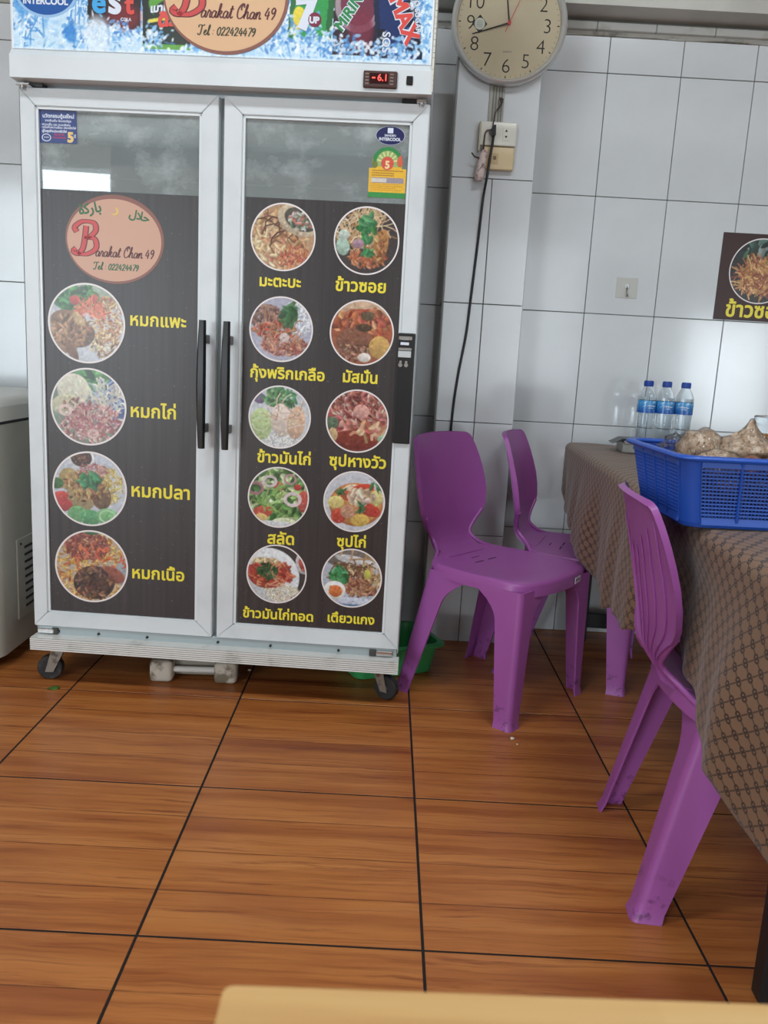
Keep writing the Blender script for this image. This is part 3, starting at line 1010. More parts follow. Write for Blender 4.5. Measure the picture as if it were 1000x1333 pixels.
    'noodle': ((180, 190, 206), [('e', 0, .7, .95, .4, 0, (120, 110, 100)), ('e', .2, .55, .8, .16, -.2, (206, 206, 208)), ('n', .3, .62, .5, .05, 5, .9, .03, [(186, 156, 110)]), ('n', .1, -.1, .85, .45, 190, .4, .02, [(190, 150, 96), (150, 106, 66), (216, 186, 136), (120, 80, 54)]), ('g', .3, -.3, .5, .35, 120, .09, .04, [(170, 110, 80), (140, 80, 60), (196, 150, 110)]), ('e', .0, -.85, .95, .2, 0, (196, 204, 220)), ('e', 0, -.98, .95, .1, 0, (90, 120, 160)), ('l', -.4, .05, .28, .26, 50, .12, .05, [(50, 130, 76), (76, 160, 96)]), ('e', .5, .15, .1, .16, .2, (206, 206, 80)), ('e', -.55, -.45, .36, .32, 0, (236, 234, 230)), ('e', -.52, -.47, .22, .2, 0, (226, 116, 56))]),
    'wallnoodle': ((40, 36, 34), [('l', .1, .55, .8, .4, 80, .18, .1, [(40, 70, 56), (26, 50, 44), (70, 110, 90), (150, 160, 160)]), ('l', .45, .5, .2, .2, 12, .2, .1, [(190, 150, 70), (206, 176, 100)]), ('n', .1, -.3, .72, .5, 330, .45, .02, [(206, 140, 70), (226, 170, 96), (180, 96, 50), (160, 80, 46)]), ('e', .55, -.75, .3, .15, 0, (130, 50, 50))]),
}


def ring(r0, r1, n=64):
    v, f = [], []
    for k in range(n):
        t = 2 * math.pi * k / n
        v += [(r0 * math.cos(t), 0, r0 * math.sin(t)), (r1 * math.cos(t), 0, r1 * math.sin(t))]
    for k in range(n):
        a, b = 2 * k, 2 * ((k + 1) % n)
        f.append((a, a + 1, b + 1, b))
    me = bpy.data.meshes.new('ring')
    me.from_pydata(v, [], f)
    return me


def ellipse_mesh(cx, cz, rx, rz, y, n=56):
    me = bpy.data.meshes.new('ellipse')
    me.from_pydata([(cx + rx * math.cos(2 * math.pi * k / n), y, cz + rz * math.sin(2 * math.pi * k / n)) for k in range(n)], [], [tuple(range(n))])
    return me


_ring = {}


def dish_picture(kind, cx, cz, r, y, parent, label):
    p = disc_ops(DISH[kind][1], DISH[kind][0], 116 if r > .1 else 100)
    me = p.mesh('dish_picture', cx - r, cx + r, cz - r, cz + r, y, lambda X, Z: (X - cx) ** 2 + (Z - cz) ** 2 <= (r * .985) ** 2)
    o = obj('dish_picture', me, m_pic, parent)
    o['label'] = label
    if r not in _ring:
        _ring[r] = ring(r * .955, r)
    obj('picture_rim', _ring[r], m_ringw, parent, (cx, y - .0004, cz))


def door(u0, u1, i0, i1, px0, ptop, hx):
    z0, z1, k0, k1 = .1785, 1.6485, .222, 1.604
    d = empty('door', (0, 0, 0))
    d.parent = cool
    g = .0004
    # four mitred frame rails
    for pts in (([(u0, z0), (i0, k0), (i0, k1), (u0, z1)]), ([(u1, z0), (u1, z1), (i1, k1), (i1, k0)]),
                ([(u0, z1), (i0, k1), (i1, k1), (u1, z1)]), ([(u0, z0), (u1, z0), (i1, k0), (i0, k0)])):
        cx, cz = sum(p[0] for p in pts) / 4, sum(p[1] for p in pts) / 4
        t = bmesh.new()
        vs = [t.verts.new((p[0] + (g if p[0] < cx else -g), 0, p[1] + (g if p[1] < cz else -g))) for p in pts]
        vb = [t.verts.new((v.co.x, .036, v.co.z)) for v in vs]
        t.faces.new(vs)
        t.faces.new(vb[::-1])
        for a in range(4):
            t.faces.new((vs[a], vs[(a + 1) % 4], vb[(a + 1) % 4], vb[a]))
        bmesh.ops.recalc_face_normals(t, faces=t.faces)
        bmesh.ops.bevel(t, geom=list(t.edges), offset=.0018, segments=2, affect='EDGES')
        b = B()
        b.join(t)
        b.make('frame_rail', m_alu, d, 50)
    # glazing bead stepping down to the glass
    w = .0065
    b = B()
    b.box(i0, i0 + w, .004, .02, k0, k1)
    b.box(i1 - w, i1, .004, .02, k0, k1)
    b.box(i0, i1, .004, .02, k1 - w, k1)
    b.box(i0, i1, .004, .02, k0, k0 + w * .5)
    b.make('glazing_bead', m_white, d)
    b = B()
    b.box(u0 + .006, u1 - .006, .036, .042, z0 + .006, z1 - .006)
    bb = B().box(i0, i1, .036, .042, k0, k1)
    B().box(u0 + .006, i0, .036, .043, z0 + .006, z1 - .006).box(i1, u1 - .006, .036, .043, z0 + .006, z1 - .006).make('gasket', M('gasket_grey', srgb(150, 152, 152), .7), d)
    b.bm.free()
    bb.bm.free()
    B().box(i0 + w, i1 - w, .012, .016, k0, k1).make('glass', m_glass, d)
    B().box(px0, i1 - w * .6, .0100, .0108, k0 + .002, ptop).make('menu_panel', m_film, d)
    # handle
    hd = B()
    pts, rr = [], []
    for k in range(17):
        t = k / 16
        s = math.sin(math.pi * t)
        pts.append((.0095 + .0036 * s, -.050 - .009 * s, .737 + .342 * t))
    for sgn in (0,):
        v, f = [], []
        for (hw, yy, zz) in pts:
            for (a, c2) in ((-hw, 0), (-hw * .55, -.009), (hw * .55, -.009), (hw, 0), (hw * .7, .012), (-hw * .7, .012)):
                v.append((hx + a, yy + c2, zz))
        for k in range(16):
            for q in range(6):
                f.append((k * 6 + q, k * 6 + (q + 1) % 6, (k + 1) * 6 + (q + 1) % 6, (k + 1) * 6 + q))
        f += [(5, 4, 3, 2, 1, 0), tuple(16 * 6 + q for q in range(6))]
        hd.poly(v, f)
    for zz in (.79, 1.03):
        hd.box(hx - .007, hx + .007, -.045, .001, zz - .012, zz + .012, .002, 1)
    hd.make('handle', m_black, d, 30)
    return d


dl = door(0.0, .527, .041, .482, .0445, 1.401, .504)
dr = door(.541, 1.072, .590, 1.030, .600, 1.405, .569)
YP, YT = .0094, .0088
# left door: four dishes and the round house logo
for kind, cx, cz, lab in (('goat', .166, 1.055, 'round dish photo with lettuce, meat and rice'), ('chicken', .168, .827, 'round dish photo with pink shallots'),
                          ('fish', .168, .594, 'round dish photo with cucumber and a sauce bowl'), ('beef', .170, .366, 'round dish photo with dark beef on yellow rice')):
    dish_picture(kind, cx, cz, .108, YP, dl, lab)
for body, a, b_, z in (('หมกแพะ', .288, .443, 1.057), ('หมกไก่', .288, .416, .807), ('หมกปลา', .289, .457, .581), ('หมกเนื้อ', .290, .443, .340)):
    flat_text('lettering', body, m_yel, dl, a, b_, z, YT, .026)
for kind, cx, cz, lab in (('matabak', .702, 1.307, 'round dish photo of fried pancake squares'), ('khaosoi', .925, 1.308, 'round dish photo of curried noodles on brown'),
                          ('prawn', .704, 1.067, 'round dish photo of crumbed prawns'), ('massaman', .924, 1.069, 'round dish photo of red-brown curry with potato'),
                          ('chickenrice', .707, .829, 'round dish photo of sliced pale chicken'), ('oxtail', .923, .830, 'round dish photo of reddish meat soup'),
                          ('salad', .710, .603, 'round dish photo of green salad with onion rings'), ('soup', .925, .604, 'round dish photo of orange soup in white bowl'),
                          ('friedrice', .711, .379, 'round dish photo of red chicken on rice'), ('noodle', .928, .381, 'round dish photo of noodles with half an egg')):
    dish_picture(kind, cx, cz, .0873, YP, dr, lab)
for body, a, b_, z in (('มะตะบะ', .642, .754, 1.179), ('ข้าวซอย', .847, .983, 1.177), ('กุ้งพริกเกลือ', .622, .828, .935), ('มัสมั่น', .878, .973, .936),
                       ('ข้าวมันไก่', .647, .798, .701), ('ซุปหางวัว', .850, 1.009, .7035), ('สลัด', .682, .759, .469), ('ซุปไก่', .881, .964, .474),
                       ('ข้าวมันไก่ทอด', .616, .822, .244), ('เตี๋ยวแกง', .864, 1.0, .247)):
    flat_text('lettering', body, m_yel, dr, a, b_, z, YT, .028)

m_lg_rim = M('logo_rim_brown', srgb(132, 82, 70), .35)
m_lg = M('logo_tan', srgb(198, 152, 128), .35)
m_lgred = M('logo_red', srgb(196, 62, 62), .35)
m_lgdark = M('logo_dark_red', srgb(96, 40, 40), .35)
m_lggreen = M('logo_green', srgb(34, 96, 52), .35)
m_moon = M('logo_gold', srgb(222, 184, 84), .35)


def crescent(cx, cz, r, y):
    v = []
    n_ = 24
    for k in range(n_ + 1):
        t = -2.3 + 4.0 * k / n_ - .5
        v.append((cx + r * math.cos(t), y, cz + r * math.sin(t)))
    for k in range(n_, -1, -1):
        t = -2.3 + 4.0 * k / n_ - .5
        v.append((cx - r * .28 + r * .86 * math.cos(t) * .95, y, cz + r * .12 + r * .86 * math.sin(t) * .95))
    f = [(i, i + 1, 2 * n_ - i, 2 * n_ + 1 - i) for i in range(n_)]
    me = bpy.data.meshes.new('crescent')
    me.from_pydata(v, [], f)
    return me


def house_logo(parent, cx, cz, rx, rz, y, dy, tel_dark, body_mat):
    obj('logo_rim', ellipse_mesh(cx + rx * .01, cz + rz * .01, rx, rz, y), m_lg_rim, parent)
    y -= dy
    obj('logo_disc', ellipse_mesh(cx, cz - rz * .01, rx * .955, rz * .925, y), body_mat, parent)
    y -= dy
    k = rx / .135

    def S(a, b):
        return (cx + a * k, cz + b * k)
    bx, bz = S(-.112, -.040)
    tf = lambda a, b: (bx + a * .052 * k, bz + b * .042 * k)
    ribbon('logo_initial', BIG_B, .0085 * k, m_lgdark, parent, tf, y)
    ribbon('logo_initial', BIG_B, .0058 * k, m_lgred, parent, tf, y - dy)
    x0, z0 = S(-.052, -.044)
    script('logo_lettering', 'arakat Chan 49', x0, S(.108, 0)[0], z0, .0135 * k, .0017 * k, m_lgdark, parent, y)
    x0, z0 = S(-.058, -.078)
    script('logo_lettering', 'Tel : 022424479', x0, S(.066, 0)[0], z0, .0095 * k, .0015 * k, tel_dark, parent, y)
    flat_text('logo_lettering', '\ufe93\ufedb\ufead\ufe8e\ufe91', m_lggreen, parent, S(-.094, 0)[0], S(-.032, 0)[0], S(0, .062)[1], y, .03, rot=.16)
    flat_text('logo_lettering', '\ufedd\ufefc\ufea3', m_lggreen, parent, S(.040, 0)[0], S(.096, 0)[0], S(0, .062)[1], y, .03, rot=-.22)
    obj('logo_crescent', crescent(*S(.002, .074), .0105 * k, y), m_moon, parent)


house_logo(dl, .245, 1.278, .135, .115, YP, .0004, m_lggreen, m_lg)

# stickers on the upper glass
m_stk = M('blue_sticker', srgb(44, 62, 120), .35)
m_stkw = M('sticker_white', srgb(214, 220, 232), .35)
m_stkr = M('sticker_magenta', srgb(176, 50, 100), .35)
YS = .0112
me = bpy.data.meshes.new('sticker')
me.from_pydata([(.0445, YS, 1.517), (.147, YS, 1.517), (.147, YS, 1.598), (.0445, YS, 1.598)], [], [(0, 1, 2, 3)])
obj('blue_sticker', me, m_stk, dl)
YS -= .0004
flat_text('sticker_lettering', 'นวัตกรรมตู้แช่ใหม่', m_stkw, dl, .056, .140, 1.5795, YS, .03)
flat_text('sticker_lettering', 'จากซันเด้น อินเตอร์คูล', m_stkw, dl, .062, .132, 1.5695, YS, .02)
flat_text('sticker_lettering', '• ความเย็น และ ระบบพิเศษ', m_stkw, dl, .050, .130, 1.560, YS, .02)
flat_text('sticker_lettering', '• ฉนันกันความร้อน ประหยัดไฟ', m_stkw, dl, .050, .145, 1.553, YS, .02)
flat_text('sticker_lettering', 'คู่ใจธุรกิจประหยัดไฟ', m_stkw, dl, .054, .120, 1.5435, YS, .03)
flat_text('sticker_lettering', 'รับประกัน', m_stkr, dl, .086, .113, 1.536, YS, .04)
flat_text('sticker_lettering', 'คอมเพรสเซอร์', m_stkr, dl, .082, .117, 1.529, YS, .04)
flat_text('sticker_lettering', '5', M('sticker_gold', srgb(222, 190, 120), .35), dl, .121, .138, 1.5215, YS, .06)
flat_text('sticker_lettering', 'ปี', m_stkw, dl, .139, .144, 1.532, YS, .02)
rg = ring(1, 1)
rg = bpy.data.meshes.new('oval')
v, f = [], []
for k in range(40):
    t = 2 * math.pi * k / 40
    v += [(.065 + .0125 * math.cos(t), YS, 1.530 + .0095 * math.sin(t)), (.065 + .0105 * math.cos(t), YS, 1.530 + .0077 * math.sin(t))]
for k in range(40):
    a, b2 = 2 * k, 2 * ((k + 1) % 40)
    f.append((a, a + 1, b2 + 1, b2))
rg.from_pydata(v, [], f)
obj('sticker_oval', rg, m_stkw, dl)
flat_text('sticker_lettering', 'SANDEN', m_stkw, dl, .058, .072, 1.5295, YS, .03)

YS = .0112
m_navy = M('navy_oval', srgb(34, 36, 86), .3)
m_navyl = M('oval_edge', srgb(190, 196, 210), .3)
obj('oval_sticker', ellipse_mesh(.974, 1.572, .0378, .0232, YS), m_navyl, dr)
obj('oval_sticker', ellipse_mesh(.974, 1.572, .0366, .0220, YS - .0004), m_navy, dr)
B().box(.9665, .981, YS - .0012, YS - .0008, 1.5775, 1.5905).make('oval_emblem', m_stkw, dr)
flat_text('oval_lettering', 'SANDEN', m_stkw, dr, .959, .988, 1.5695, YS - .0009, .035)
flat_text('oval_lettering', 'INTERCOOL', m_stkw, dr, .945, 1.002, 1.5595, YS - .0009, .045)
# yellow energy label with a green arch
p = Paint(104, 134, (150, 165, 165))
p.rect(2, 102, 14, 104, (226, 178, 56))
p.rect(0, 104, 0, 14, (58, 140, 72))
p.el(50, 92, 40, 42, 0, (52, 132, 70))
p.el(50, 90, 30, 30, 0, (150, 176, 110))
for k in range(7):
    t = math.pi * (k + .5) / 7
    p.seg(50 + 18 * math.cos(t), 90 + 18 * math.sin(t), 50 + 28 * math.cos(t), 90 + 28 * math.sin(t), 1.6, (222, 214, 150))
p.rect(2, 102, 14, 80, (226, 178, 56))
p.el(50, 88, 17, 17, 0, (206, 84, 70))
p.el(86, 96, 10, 16, -.3, (206, 96, 70))
p.el(16, 84, 8, 9, 0, (110, 120, 60))
for k, yy in enumerate((68, 62, 56)):
    for xx in range(10, 94 if k == 0 else 70, 3):
        p.rect(xx, xx + 2, yy, yy + 2.5, (120, 70, 40), .8)
p.rect(9, 96, 38, 52, (150, 140, 150))
p.rect(9, 50, 40, 50, (206, 200, 190))
for yy in (34, 29, 24, 19):
    for xx in range(8, int(rng.uniform(60, 96)), 3):
        p.rect(xx, xx + 2, yy, yy + 1.8, (176, 110, 50), .7)
p.noise(.03, 2)


def lab_in(X, Z):
    a = (Z < 1.419 + .093 * .78) & (X > .9215) & (X < 1.0215)
    return a | (((X - .970) / .0405) ** 2 + ((Z - 1.419 - .0865) / .0395) ** 2 <= 1)


obj('energy_label', p.mesh('energy_label', .9215, 1.0215, 1.419, 1.5475, YS, lab_in), m_pic, dr)
flat_text('label_lettering', '5', M('label_yellow', srgb(236, 206, 150), .4), dr, .9635, .976, 1.492, YS - .0004, .05)

# lock plate on the right door
lk = B().box(1.0235, 1.0705, -.010, .0, .777, 1.0745, .003, 2).make('lock_plate', m_black, dr)
B().box(1.026, 1.062, -.0125, -.0095, 1.056, 1.066, .001, 1).box(1.026, 1.062, -.0125, -.0095, 1.029, 1.036, .001, 1).make('lock_clip', m_chrome, dr)
B().box(1.031, 1.054, -.0135, -.0095, 1.0425, 1.050, .001, 1).make('lock_slot', m_stkw, dr)
B().box(1.026, 1.061, -.0125, -.0095, 1.010, 1.027, .001, 1).make('lock_tab', M('lock_grey', srgb(190, 194, 194), .4), dr)
kh = B()
for xx in (1.0335, 1.0490):
    kh.cyl((xx, -.0098, .990), (xx, -.0112, .990), .0055, n=20)
    kh.cyl((xx, -.0098, .998), (xx, -.0112, .998), .0035, n=16)
kh.make('key_hole', m_chrome, dr)

# header sign: printed picture of ice, water and drink cans
PW, PH = 540, 104
p = Paint(PW, PH, (196, 222, 240))
for k in range(420):
    x, y = rng.uniform(0, PW), rng.uniform(0, PH)
    t = rng.uniform(0, 1)
    p.el(x, y, rng.uniform(2, 9), rng.uniform(1.5, 5), rng.uniform(0, 3.14), tuple(np.array((120, 180, 226)) * t + np.array((232, 242, 250)) * (1 - t)), .55)
for cx in (22, 95, 178, 350, 520):
    for k in range(60):
        a = rng.uniform(0, 6.28)
        p.seg(cx + rng.normal(0, 14), 50 + rng.normal(0, 26), cx + rng.normal(0, 14), 50 + rng.normal(0, 26), .8, (70, 140, 206) if k % 2 else (236, 246, 252), .5)


def can(x0, x1, yb, col, lean=0.0, bot=None):
    p.rect(x0, x1, yb, PH, col, 1.0, lean)
    p.rect(x0, x0 + (x1 - x0) * .12, yb, PH, tuple(np.array(col) * .55), .7, lean)
    p.rect(x1 - (x1 - x0) * .14, x1, yb, PH, tuple(np.array(col) * .5), .7, lean)
    if bot:
        p.rect(x0, x1, yb, yb + 6, bot, 1.0, lean)


can(97, 166, 28, (40, 22, 26), .04)
p.el(145, 42, 22, 16, 0, (130, 26, 34), .8, .6)
can(170, 232, 6, (22, 36, 26), -.02, (96, 160, 60))
p.el(205, 62, 28, 22, .3, (90, 160, 50), .95)
p.el(203, 52, 20, 12, .3, (26, 40, 30))
p.seg(180, 74, 232, 84, 3, (220, 220, 90))
p.seg(178, 38, 230, 48, 2, (220, 210, 80))
can(356, 412, 24, (36, 148, 70), .08)
p.el(372, 48, 9, 14, .2, (226, 206, 60))
p.el(366, 36, 6, 8, .2, (226, 196, 50))
p.el(410, 86, 6, 9, .2, (214, 210, 70))
can(414, 474, 8, (48, 22, 38), .02)
p.el(446, 66, 30, 32, 0, (190, 170, 176), .8)
p.el(446, 68, 23, 26, 0, (110, 44, 66), 1.0)
p.el(450, 40, 16, 22, .2, (120, 40, 62), .8, .5)
can(472, 530, 6, (20, 44, 96), -.12)
p.rect(512, 526, 12, PH, (16, 24, 44), 1.0, -.12)
p.rect(474, 484, 6, 40, (14, 18, 34), 1.0, -.1)
p.el(497, 90, 17, 17, 0, (226, 230, 238))
p.el(496, 96, 14, 9, -.35, (196, 52, 58))
p.el(499, 81, 13, 7, -.35, (34, 86, 170))
p.seg(482, 92, 513, 86, 2.2, (236, 240, 244))
# crushed ice and splashes in front
for (cx, cy, rx, ry, cnt) in ((128, 24, 34, 16, 150), (85, 22, 22, 14, 90), (12, 46, 16, 30, 90), (184, 18, 26, 16, 90), (385, 24, 42, 22, 220), (440, 16, 40, 14, 120), (500, 16, 40, 14, 150), (340, 24, 22, 16, 80), (255, 8, 40, 8, 40), (526, 60, 12, 40, 90)):
    for k in range(cnt):
        x, y = cx + rng.normal(0, rx * .5), cy + rng.normal(0, ry * .5)
        t = rng.uniform(0, 1)
        col = ((236, 244, 250), (206, 226, 242), (150, 196, 232), (104, 164, 216), (70, 130, 196))[int(t * 5)]
        p.el(x, y, rng.uniform(1.2, 4.6), rng.uniform(.8, 2.6), rng.uniform(0, 3.14), col, .85)
p.el(110, 20, 17, 22, 0, (222, 234, 244), .8, .5)
p.el(75, 20, 8, 11, .2, (36, 120, 200), .8, .4)
p.el(9, 52, 7, 14, .3, (60, 140, 210), .7, .4)
p.rect(0, PW, 0, 3, (222, 234, 244), .6)
p.noise(.03, 2)
sg = obj('sign_picture', p.mesh('sign_picture', .004, 1.064, 1.7315, 1.7315 + (PH - 1) * .00197, -.0292), m_pic, cool)
SU = 1.06 / (PW - 1)


def SX(a):
    return .004 + a * SU


def SZ(b):
    return 1.7315 + b * .00197


ys = -.0296
m_ov1 = M('sign_oval_blue', srgb(26, 84, 158), .3)
m_ov2 = M('sign_oval_edge', srgb(150, 190, 226), .3)
obj('sign_oval', ellipse_mesh(SX(44), SZ(71), SX(42) - SX(0), .066, ys), m_ov2, cool)
obj('sign_oval', ellipse_mesh(SX(44), SZ(71), SX(38.5) - SX(0), .060, ys - .0004), m_ov1, cool)
flat_text('sign_lettering', 'INTERCOOL', m_stkw, cool, SX(14), SX(73), SZ(53), ys - .0009, .045)
flat_text('sign_lettering', 'SANDEN', m_stkw, cool, SX(29), SX(58), SZ(64), ys - .0009, .04)
flat_text('sign_lettering', 'e', M('print_sky', srgb(60, 160, 220), .35), cool, SX(104), SX(122), SZ(46), ys - .0009, .035)
flat_text('sign_lettering', 's', m_stkw, cool, SX(125), SX(142), SZ(46), ys - .0009, .035)
flat_text('sign_lettering', 't', M('print_red', srgb(214, 74, 66), .35), cool, SX(146), SX(159), SZ(46), ys - .0009, .035)
flat_text('sign_lettering', 'COLA', m_stkw, cool, SX(141), SX(155), SZ(37), ys - .0009, .03)
flat_text('sign_lettering', 'เมาเทน', m_stkw, cool, SX(180), SX(216), SZ(48), ys - .0009, .05, .2, .12)
flat_text('sign_lettering', 'ดิว', M('print_red', srgb(214, 74, 66), .35), cool, SX(190), SX(216), SZ(32), ys - .0009, .06, .2, .12)
flat_text('sign_lettering', '7', m_stkw, cool, SX(368), SX(398), SZ(38), ys - .0009, .09, 0, .06)
obj('sign_dot', ellipse_mesh(SX(391), SZ(47), .0165, .0165, ys - .0012), M('print_maroon', srgb(120, 30, 60), .35), cool)
flat_text('sign_lettering', 'UP', m_stkw, cool, SX(384), SX(397), SZ(43), ys - .0016, .06)
m_gp = M('print_green', srgb(40, 130, 70), .35)
flat_text('sign_lettering', 'MiRINDA', m_stkw, cool, SX(426), SX(500), SZ(34), ys - .0005, .11, .1, 1.0)
flat_text('sign_lettering', 'MiRINDA', m_gp, cool, SX(426), SX(500), SZ(34), ys - .0009, .04, .1, 1.0)
flat_text('sign_lettering', 'MAX', m_stkw, cool, SX(484), SX(546), SZ(76), ys - .0005, .10, -.1, -1.15)
flat_text('sign_lettering', 'MAX', M('print_red', srgb(214, 74, 66), .35), cool, SX(484), SX(546), SZ(76), ys - .0009, .05, -.1, -1.15)
flat_text('sign_lettering', 'NO SUGAR', m_stkw, cool, SX(515), SX(560), SZ(80), ys - .0009, .03, 0, -1.45)
flat_text('sign_lettering', 'SOS', m_stkw, cool, SX(478), SX(502), SZ(36), ys - .0009, .02, 0, -1.55)
m_lg2 = M('logo_tan_bright', srgb(214, 172, 132), .35)
house_logo(cool, .5465, 1.871, .159, .137, -.0312, .0005, M('logo_olive', srgb(70, 66, 40), .35), m_lg2)

# ================================================================== CHEST FREEZER (left edge)
m_frz = M('freezer_grey_enamel', srgb(176, 174, 164), 0.38, var=(3, srgb(160, 157, 146), .4, .7))
m_frzl = M('freezer_lid', srgb(206, 205, 197), 0.35)
fz_ = tag(empty('chest_freezer', (-1.56, 2.62, 0)), 'off-white chest freezer against the wall, left of the display cooler', 'freezer')


def rrect(x0, x1, y0, y1, r, n=6):
    pts = []
    for cx, cy, a0 in ((x1 - r, y1 - r, 0), (x0 + r, y1 - r, 90), (x0 + r, y0 + r, 180), (x1 - r, y0 + r, 270)):
        for k in range(n + 1):
            t = math.radians(a0 + 90 * k / n)
            pts.append((cx + r * math.cos(t), cy + r * math.sin(t)))
    return pts


FX1, FY0, FY1 = .430, -.285, .33
B().prism(rrect(-.48, FX1, FY0, FY1, .05), 'z', .045, .752).make('body', m_frz, fz_, 40)
B().prism(rrect(-.478, FX1 - .004, FY0 + .006, FY1, .05), 'z', .752, .762).make('lid_seal', m_black, fz_, 40)
ld = B()
for k, (z, ins) in enumerate(((.762, .0), (.80, .0), (.822, .004), (.834, .016), (.838, .035))):
    pass
ld.prism(rrect(-.484, FX1 + .004, FY0 - .004, FY1, .052), 'z', .762, .805)
ld.make('lid', m_frzl, fz_, 40)
lt = B()
prof = [(.805, 0), (.818, .004), (.827, .014), (.831, .03)]
rings = [[(x, y, z) for x, y in rrect(-.484 + i, FX1 + .004 - i, FY0 - .004 + i, FY1 - i, .052 - i * .5)] for z, i in prof]
nn = len(rings[0])
lt.poly([q for r in rings for q in r], [(a * nn + k, a * nn + (k + 1) % nn, (a + 1) * nn + (k + 1) % nn, (a + 1) * nn + k) for a in range(3) for k in range(nn)] + [tuple(range(3 * nn, 4 * nn))])
lt.make('lid_top', m_frzl, fz_, 60)
B().box(FX1, FX1 + .006, -.155, .18, .13, .39, .003, 2).make('vent_panel', m_frz, fz_)
for k in range(9):
    B().box(FX1 + .0055, FX1 + .0075, -.105, .15, .16 + k * .024, .168 + k * .024).make('vent_slot', m_black, fz_)
B().cyl((FX1 + .005, -.13, .372), (FX1 + .008, -.13, .372), .004, n=10).make('screw', m_black, fz_)
for sx in (-.42, .36):
    for sy in (-.22, .26):
        B().cyl((sx, sy, 0), (sx, sy, .05), .025, n=16).make('foot', m_rubber, fz_, 40)

# ================================================================== DUMBBELL under the cooler
m_dumb = M('scuffed_white_plastic', srgb(196, 188, 174), 0.6, var=(16, srgb(120, 108, 92), .48, .62), bump=(24, .3, .003))
db = tag(empty('concrete_dumbbell', (-.548, 2.375, 0), math.radians(3)), 'grubby white block dumbbell lying on the floor under the cooler', 'dumbbell')
for s in (-1, 1):
    bx = B()
    hx0, hx1 = s * .132, s * .062
    bx.box(min(hx0, hx1), max(hx0, hx1), -.033, .033, .001, .069, .014, 3)
    bx.make('weight_block', m_dumb, db, 50)
B().cyl((-.064, -.008, .038), (.064, -.008, .038), .0095, n=16).make('grip_bar', M('clean_white_plastic', srgb(216, 214, 208), .45), db, 50)
B().box(-.062, .062, .012, .026, .012, .066, .003, 1).make('back_plate', M('grey_back_plate', srgb(150, 144, 132), .6), db)

# ================================================================== GREEN BASIN
m_green = M('green_plastic', srgb(62, 158, 92), 0.35)
bn = tag(empty('plastic_basin', (.034, 2.575, 0), math.radians(24)), 'green plastic basin on the floor behind the right caster of the cooler', 'basin')


def loft(rings, cap_first=True, cap_last=False):
    b = B()
    k = len(rings[0])
    f = [(a * k + i, a * k + (i + 1) % k, (a + 1) * k + (i + 1) % k, (a + 1) * k + i) for a in range(len(rings) - 1) for i in range(k)]
    if cap_first:
        f.append(tuple(range(k - 1, -1, -1)))
    if cap_last:
        f.append(tuple(range((len(rings) - 1) * k, len(rings) * k)))
    b.poly([q for r in rings for q in r], f)
    return b


def rr3(hx, hy, r, z):
    return [(x, y, z) for x, y in rrect(-hx, hx, -hy, hy, r)]


bn_o = [rr3(.130, .092, .03, .0), rr3(.136, .098, .034, .004), rr3(.152, .112, .034, .104)]
bn_i = [rr3(.149, .109, .033, .104), rr3(.133, .095, .032, .007), rr3(.126, .088, .03, .004)]
loft(bn_o + bn_i, True, True).make('basin_body', m_green, bn, 40)
loft([rr3(.151, .111, .034, .098), rr3(.169, .129, .04, .096), rr3(.170, .130, .04, .102), rr3(.166, .126, .04, .105), rr3(.150, .110, .034, .105)], False).make('rim', m_green, bn, 40)

# ================================================================== PURPLE CHAIRS
m_purp = bpy.data.materials.new('purple_plastic')
m_purp.use_nodes = True
n = N(m_purp)
bs = m_purp.node_tree.nodes['Principled BSDF']
gc = n.new('ShaderNodeTexCoord').outputs['Object']
sp = n.new('ShaderNodeSeparateXYZ')
n.l.new(gc, sp.inputs[0])
low = n.math('SUBTRACT', 1.0, n.step(sp.outputs[2], .02, .14))
scf = n.math('MULTIPLY', low, n.step(n.noise(gc, 38, 4, .65), .53, .66))
c = n.mix(n.step(n.noise(gc, 4, 3), .4, .7), srgb(152, 82, 152), srgb(146, 77, 146))
c = n.mix(n.math('MULTIPLY', scf, .7), c, srgb(74, 38, 74))
n.l.new(c, bs.inputs['Base Color'])
bs.inputs['Roughness'].default_value = .42
n.l.new(n.bump(n.noise(gc, 420, 2), .05, .0006), bs.inputs['Normal'])
m_dark = M('slot_dark', (.03, .01, .03), .7)

OUT = [(.224, 0), (.222, .07), (.212, .135), (.194, .178), (.160, .198), (.08, .199), (-.02, .194), (-.09, .185), (-.122, .166), (-.139, .132), (-.150, .102), (-.160, .06), (-.164, 0)]


def outline(n_=64):
    half = catmull(OUT, 5)
    pts = [(a[0], a[1]) for a in half] + [(a[0], -a[1]) for a in half[-2:0:-1]]
    return pts


def seat_z(x, y):
    r2 = (x * 4.2) ** 2 + (y * 4.8) ** 2
    z = .420 - .010 * max(0.0, 1 - r2)
    if x < -.09:
        z += .020 * min(1, (-.09 - x) / .07) ** 2
    if x > .15:
        z -= .006 * ((x - .15) / .075) ** 2
    return z


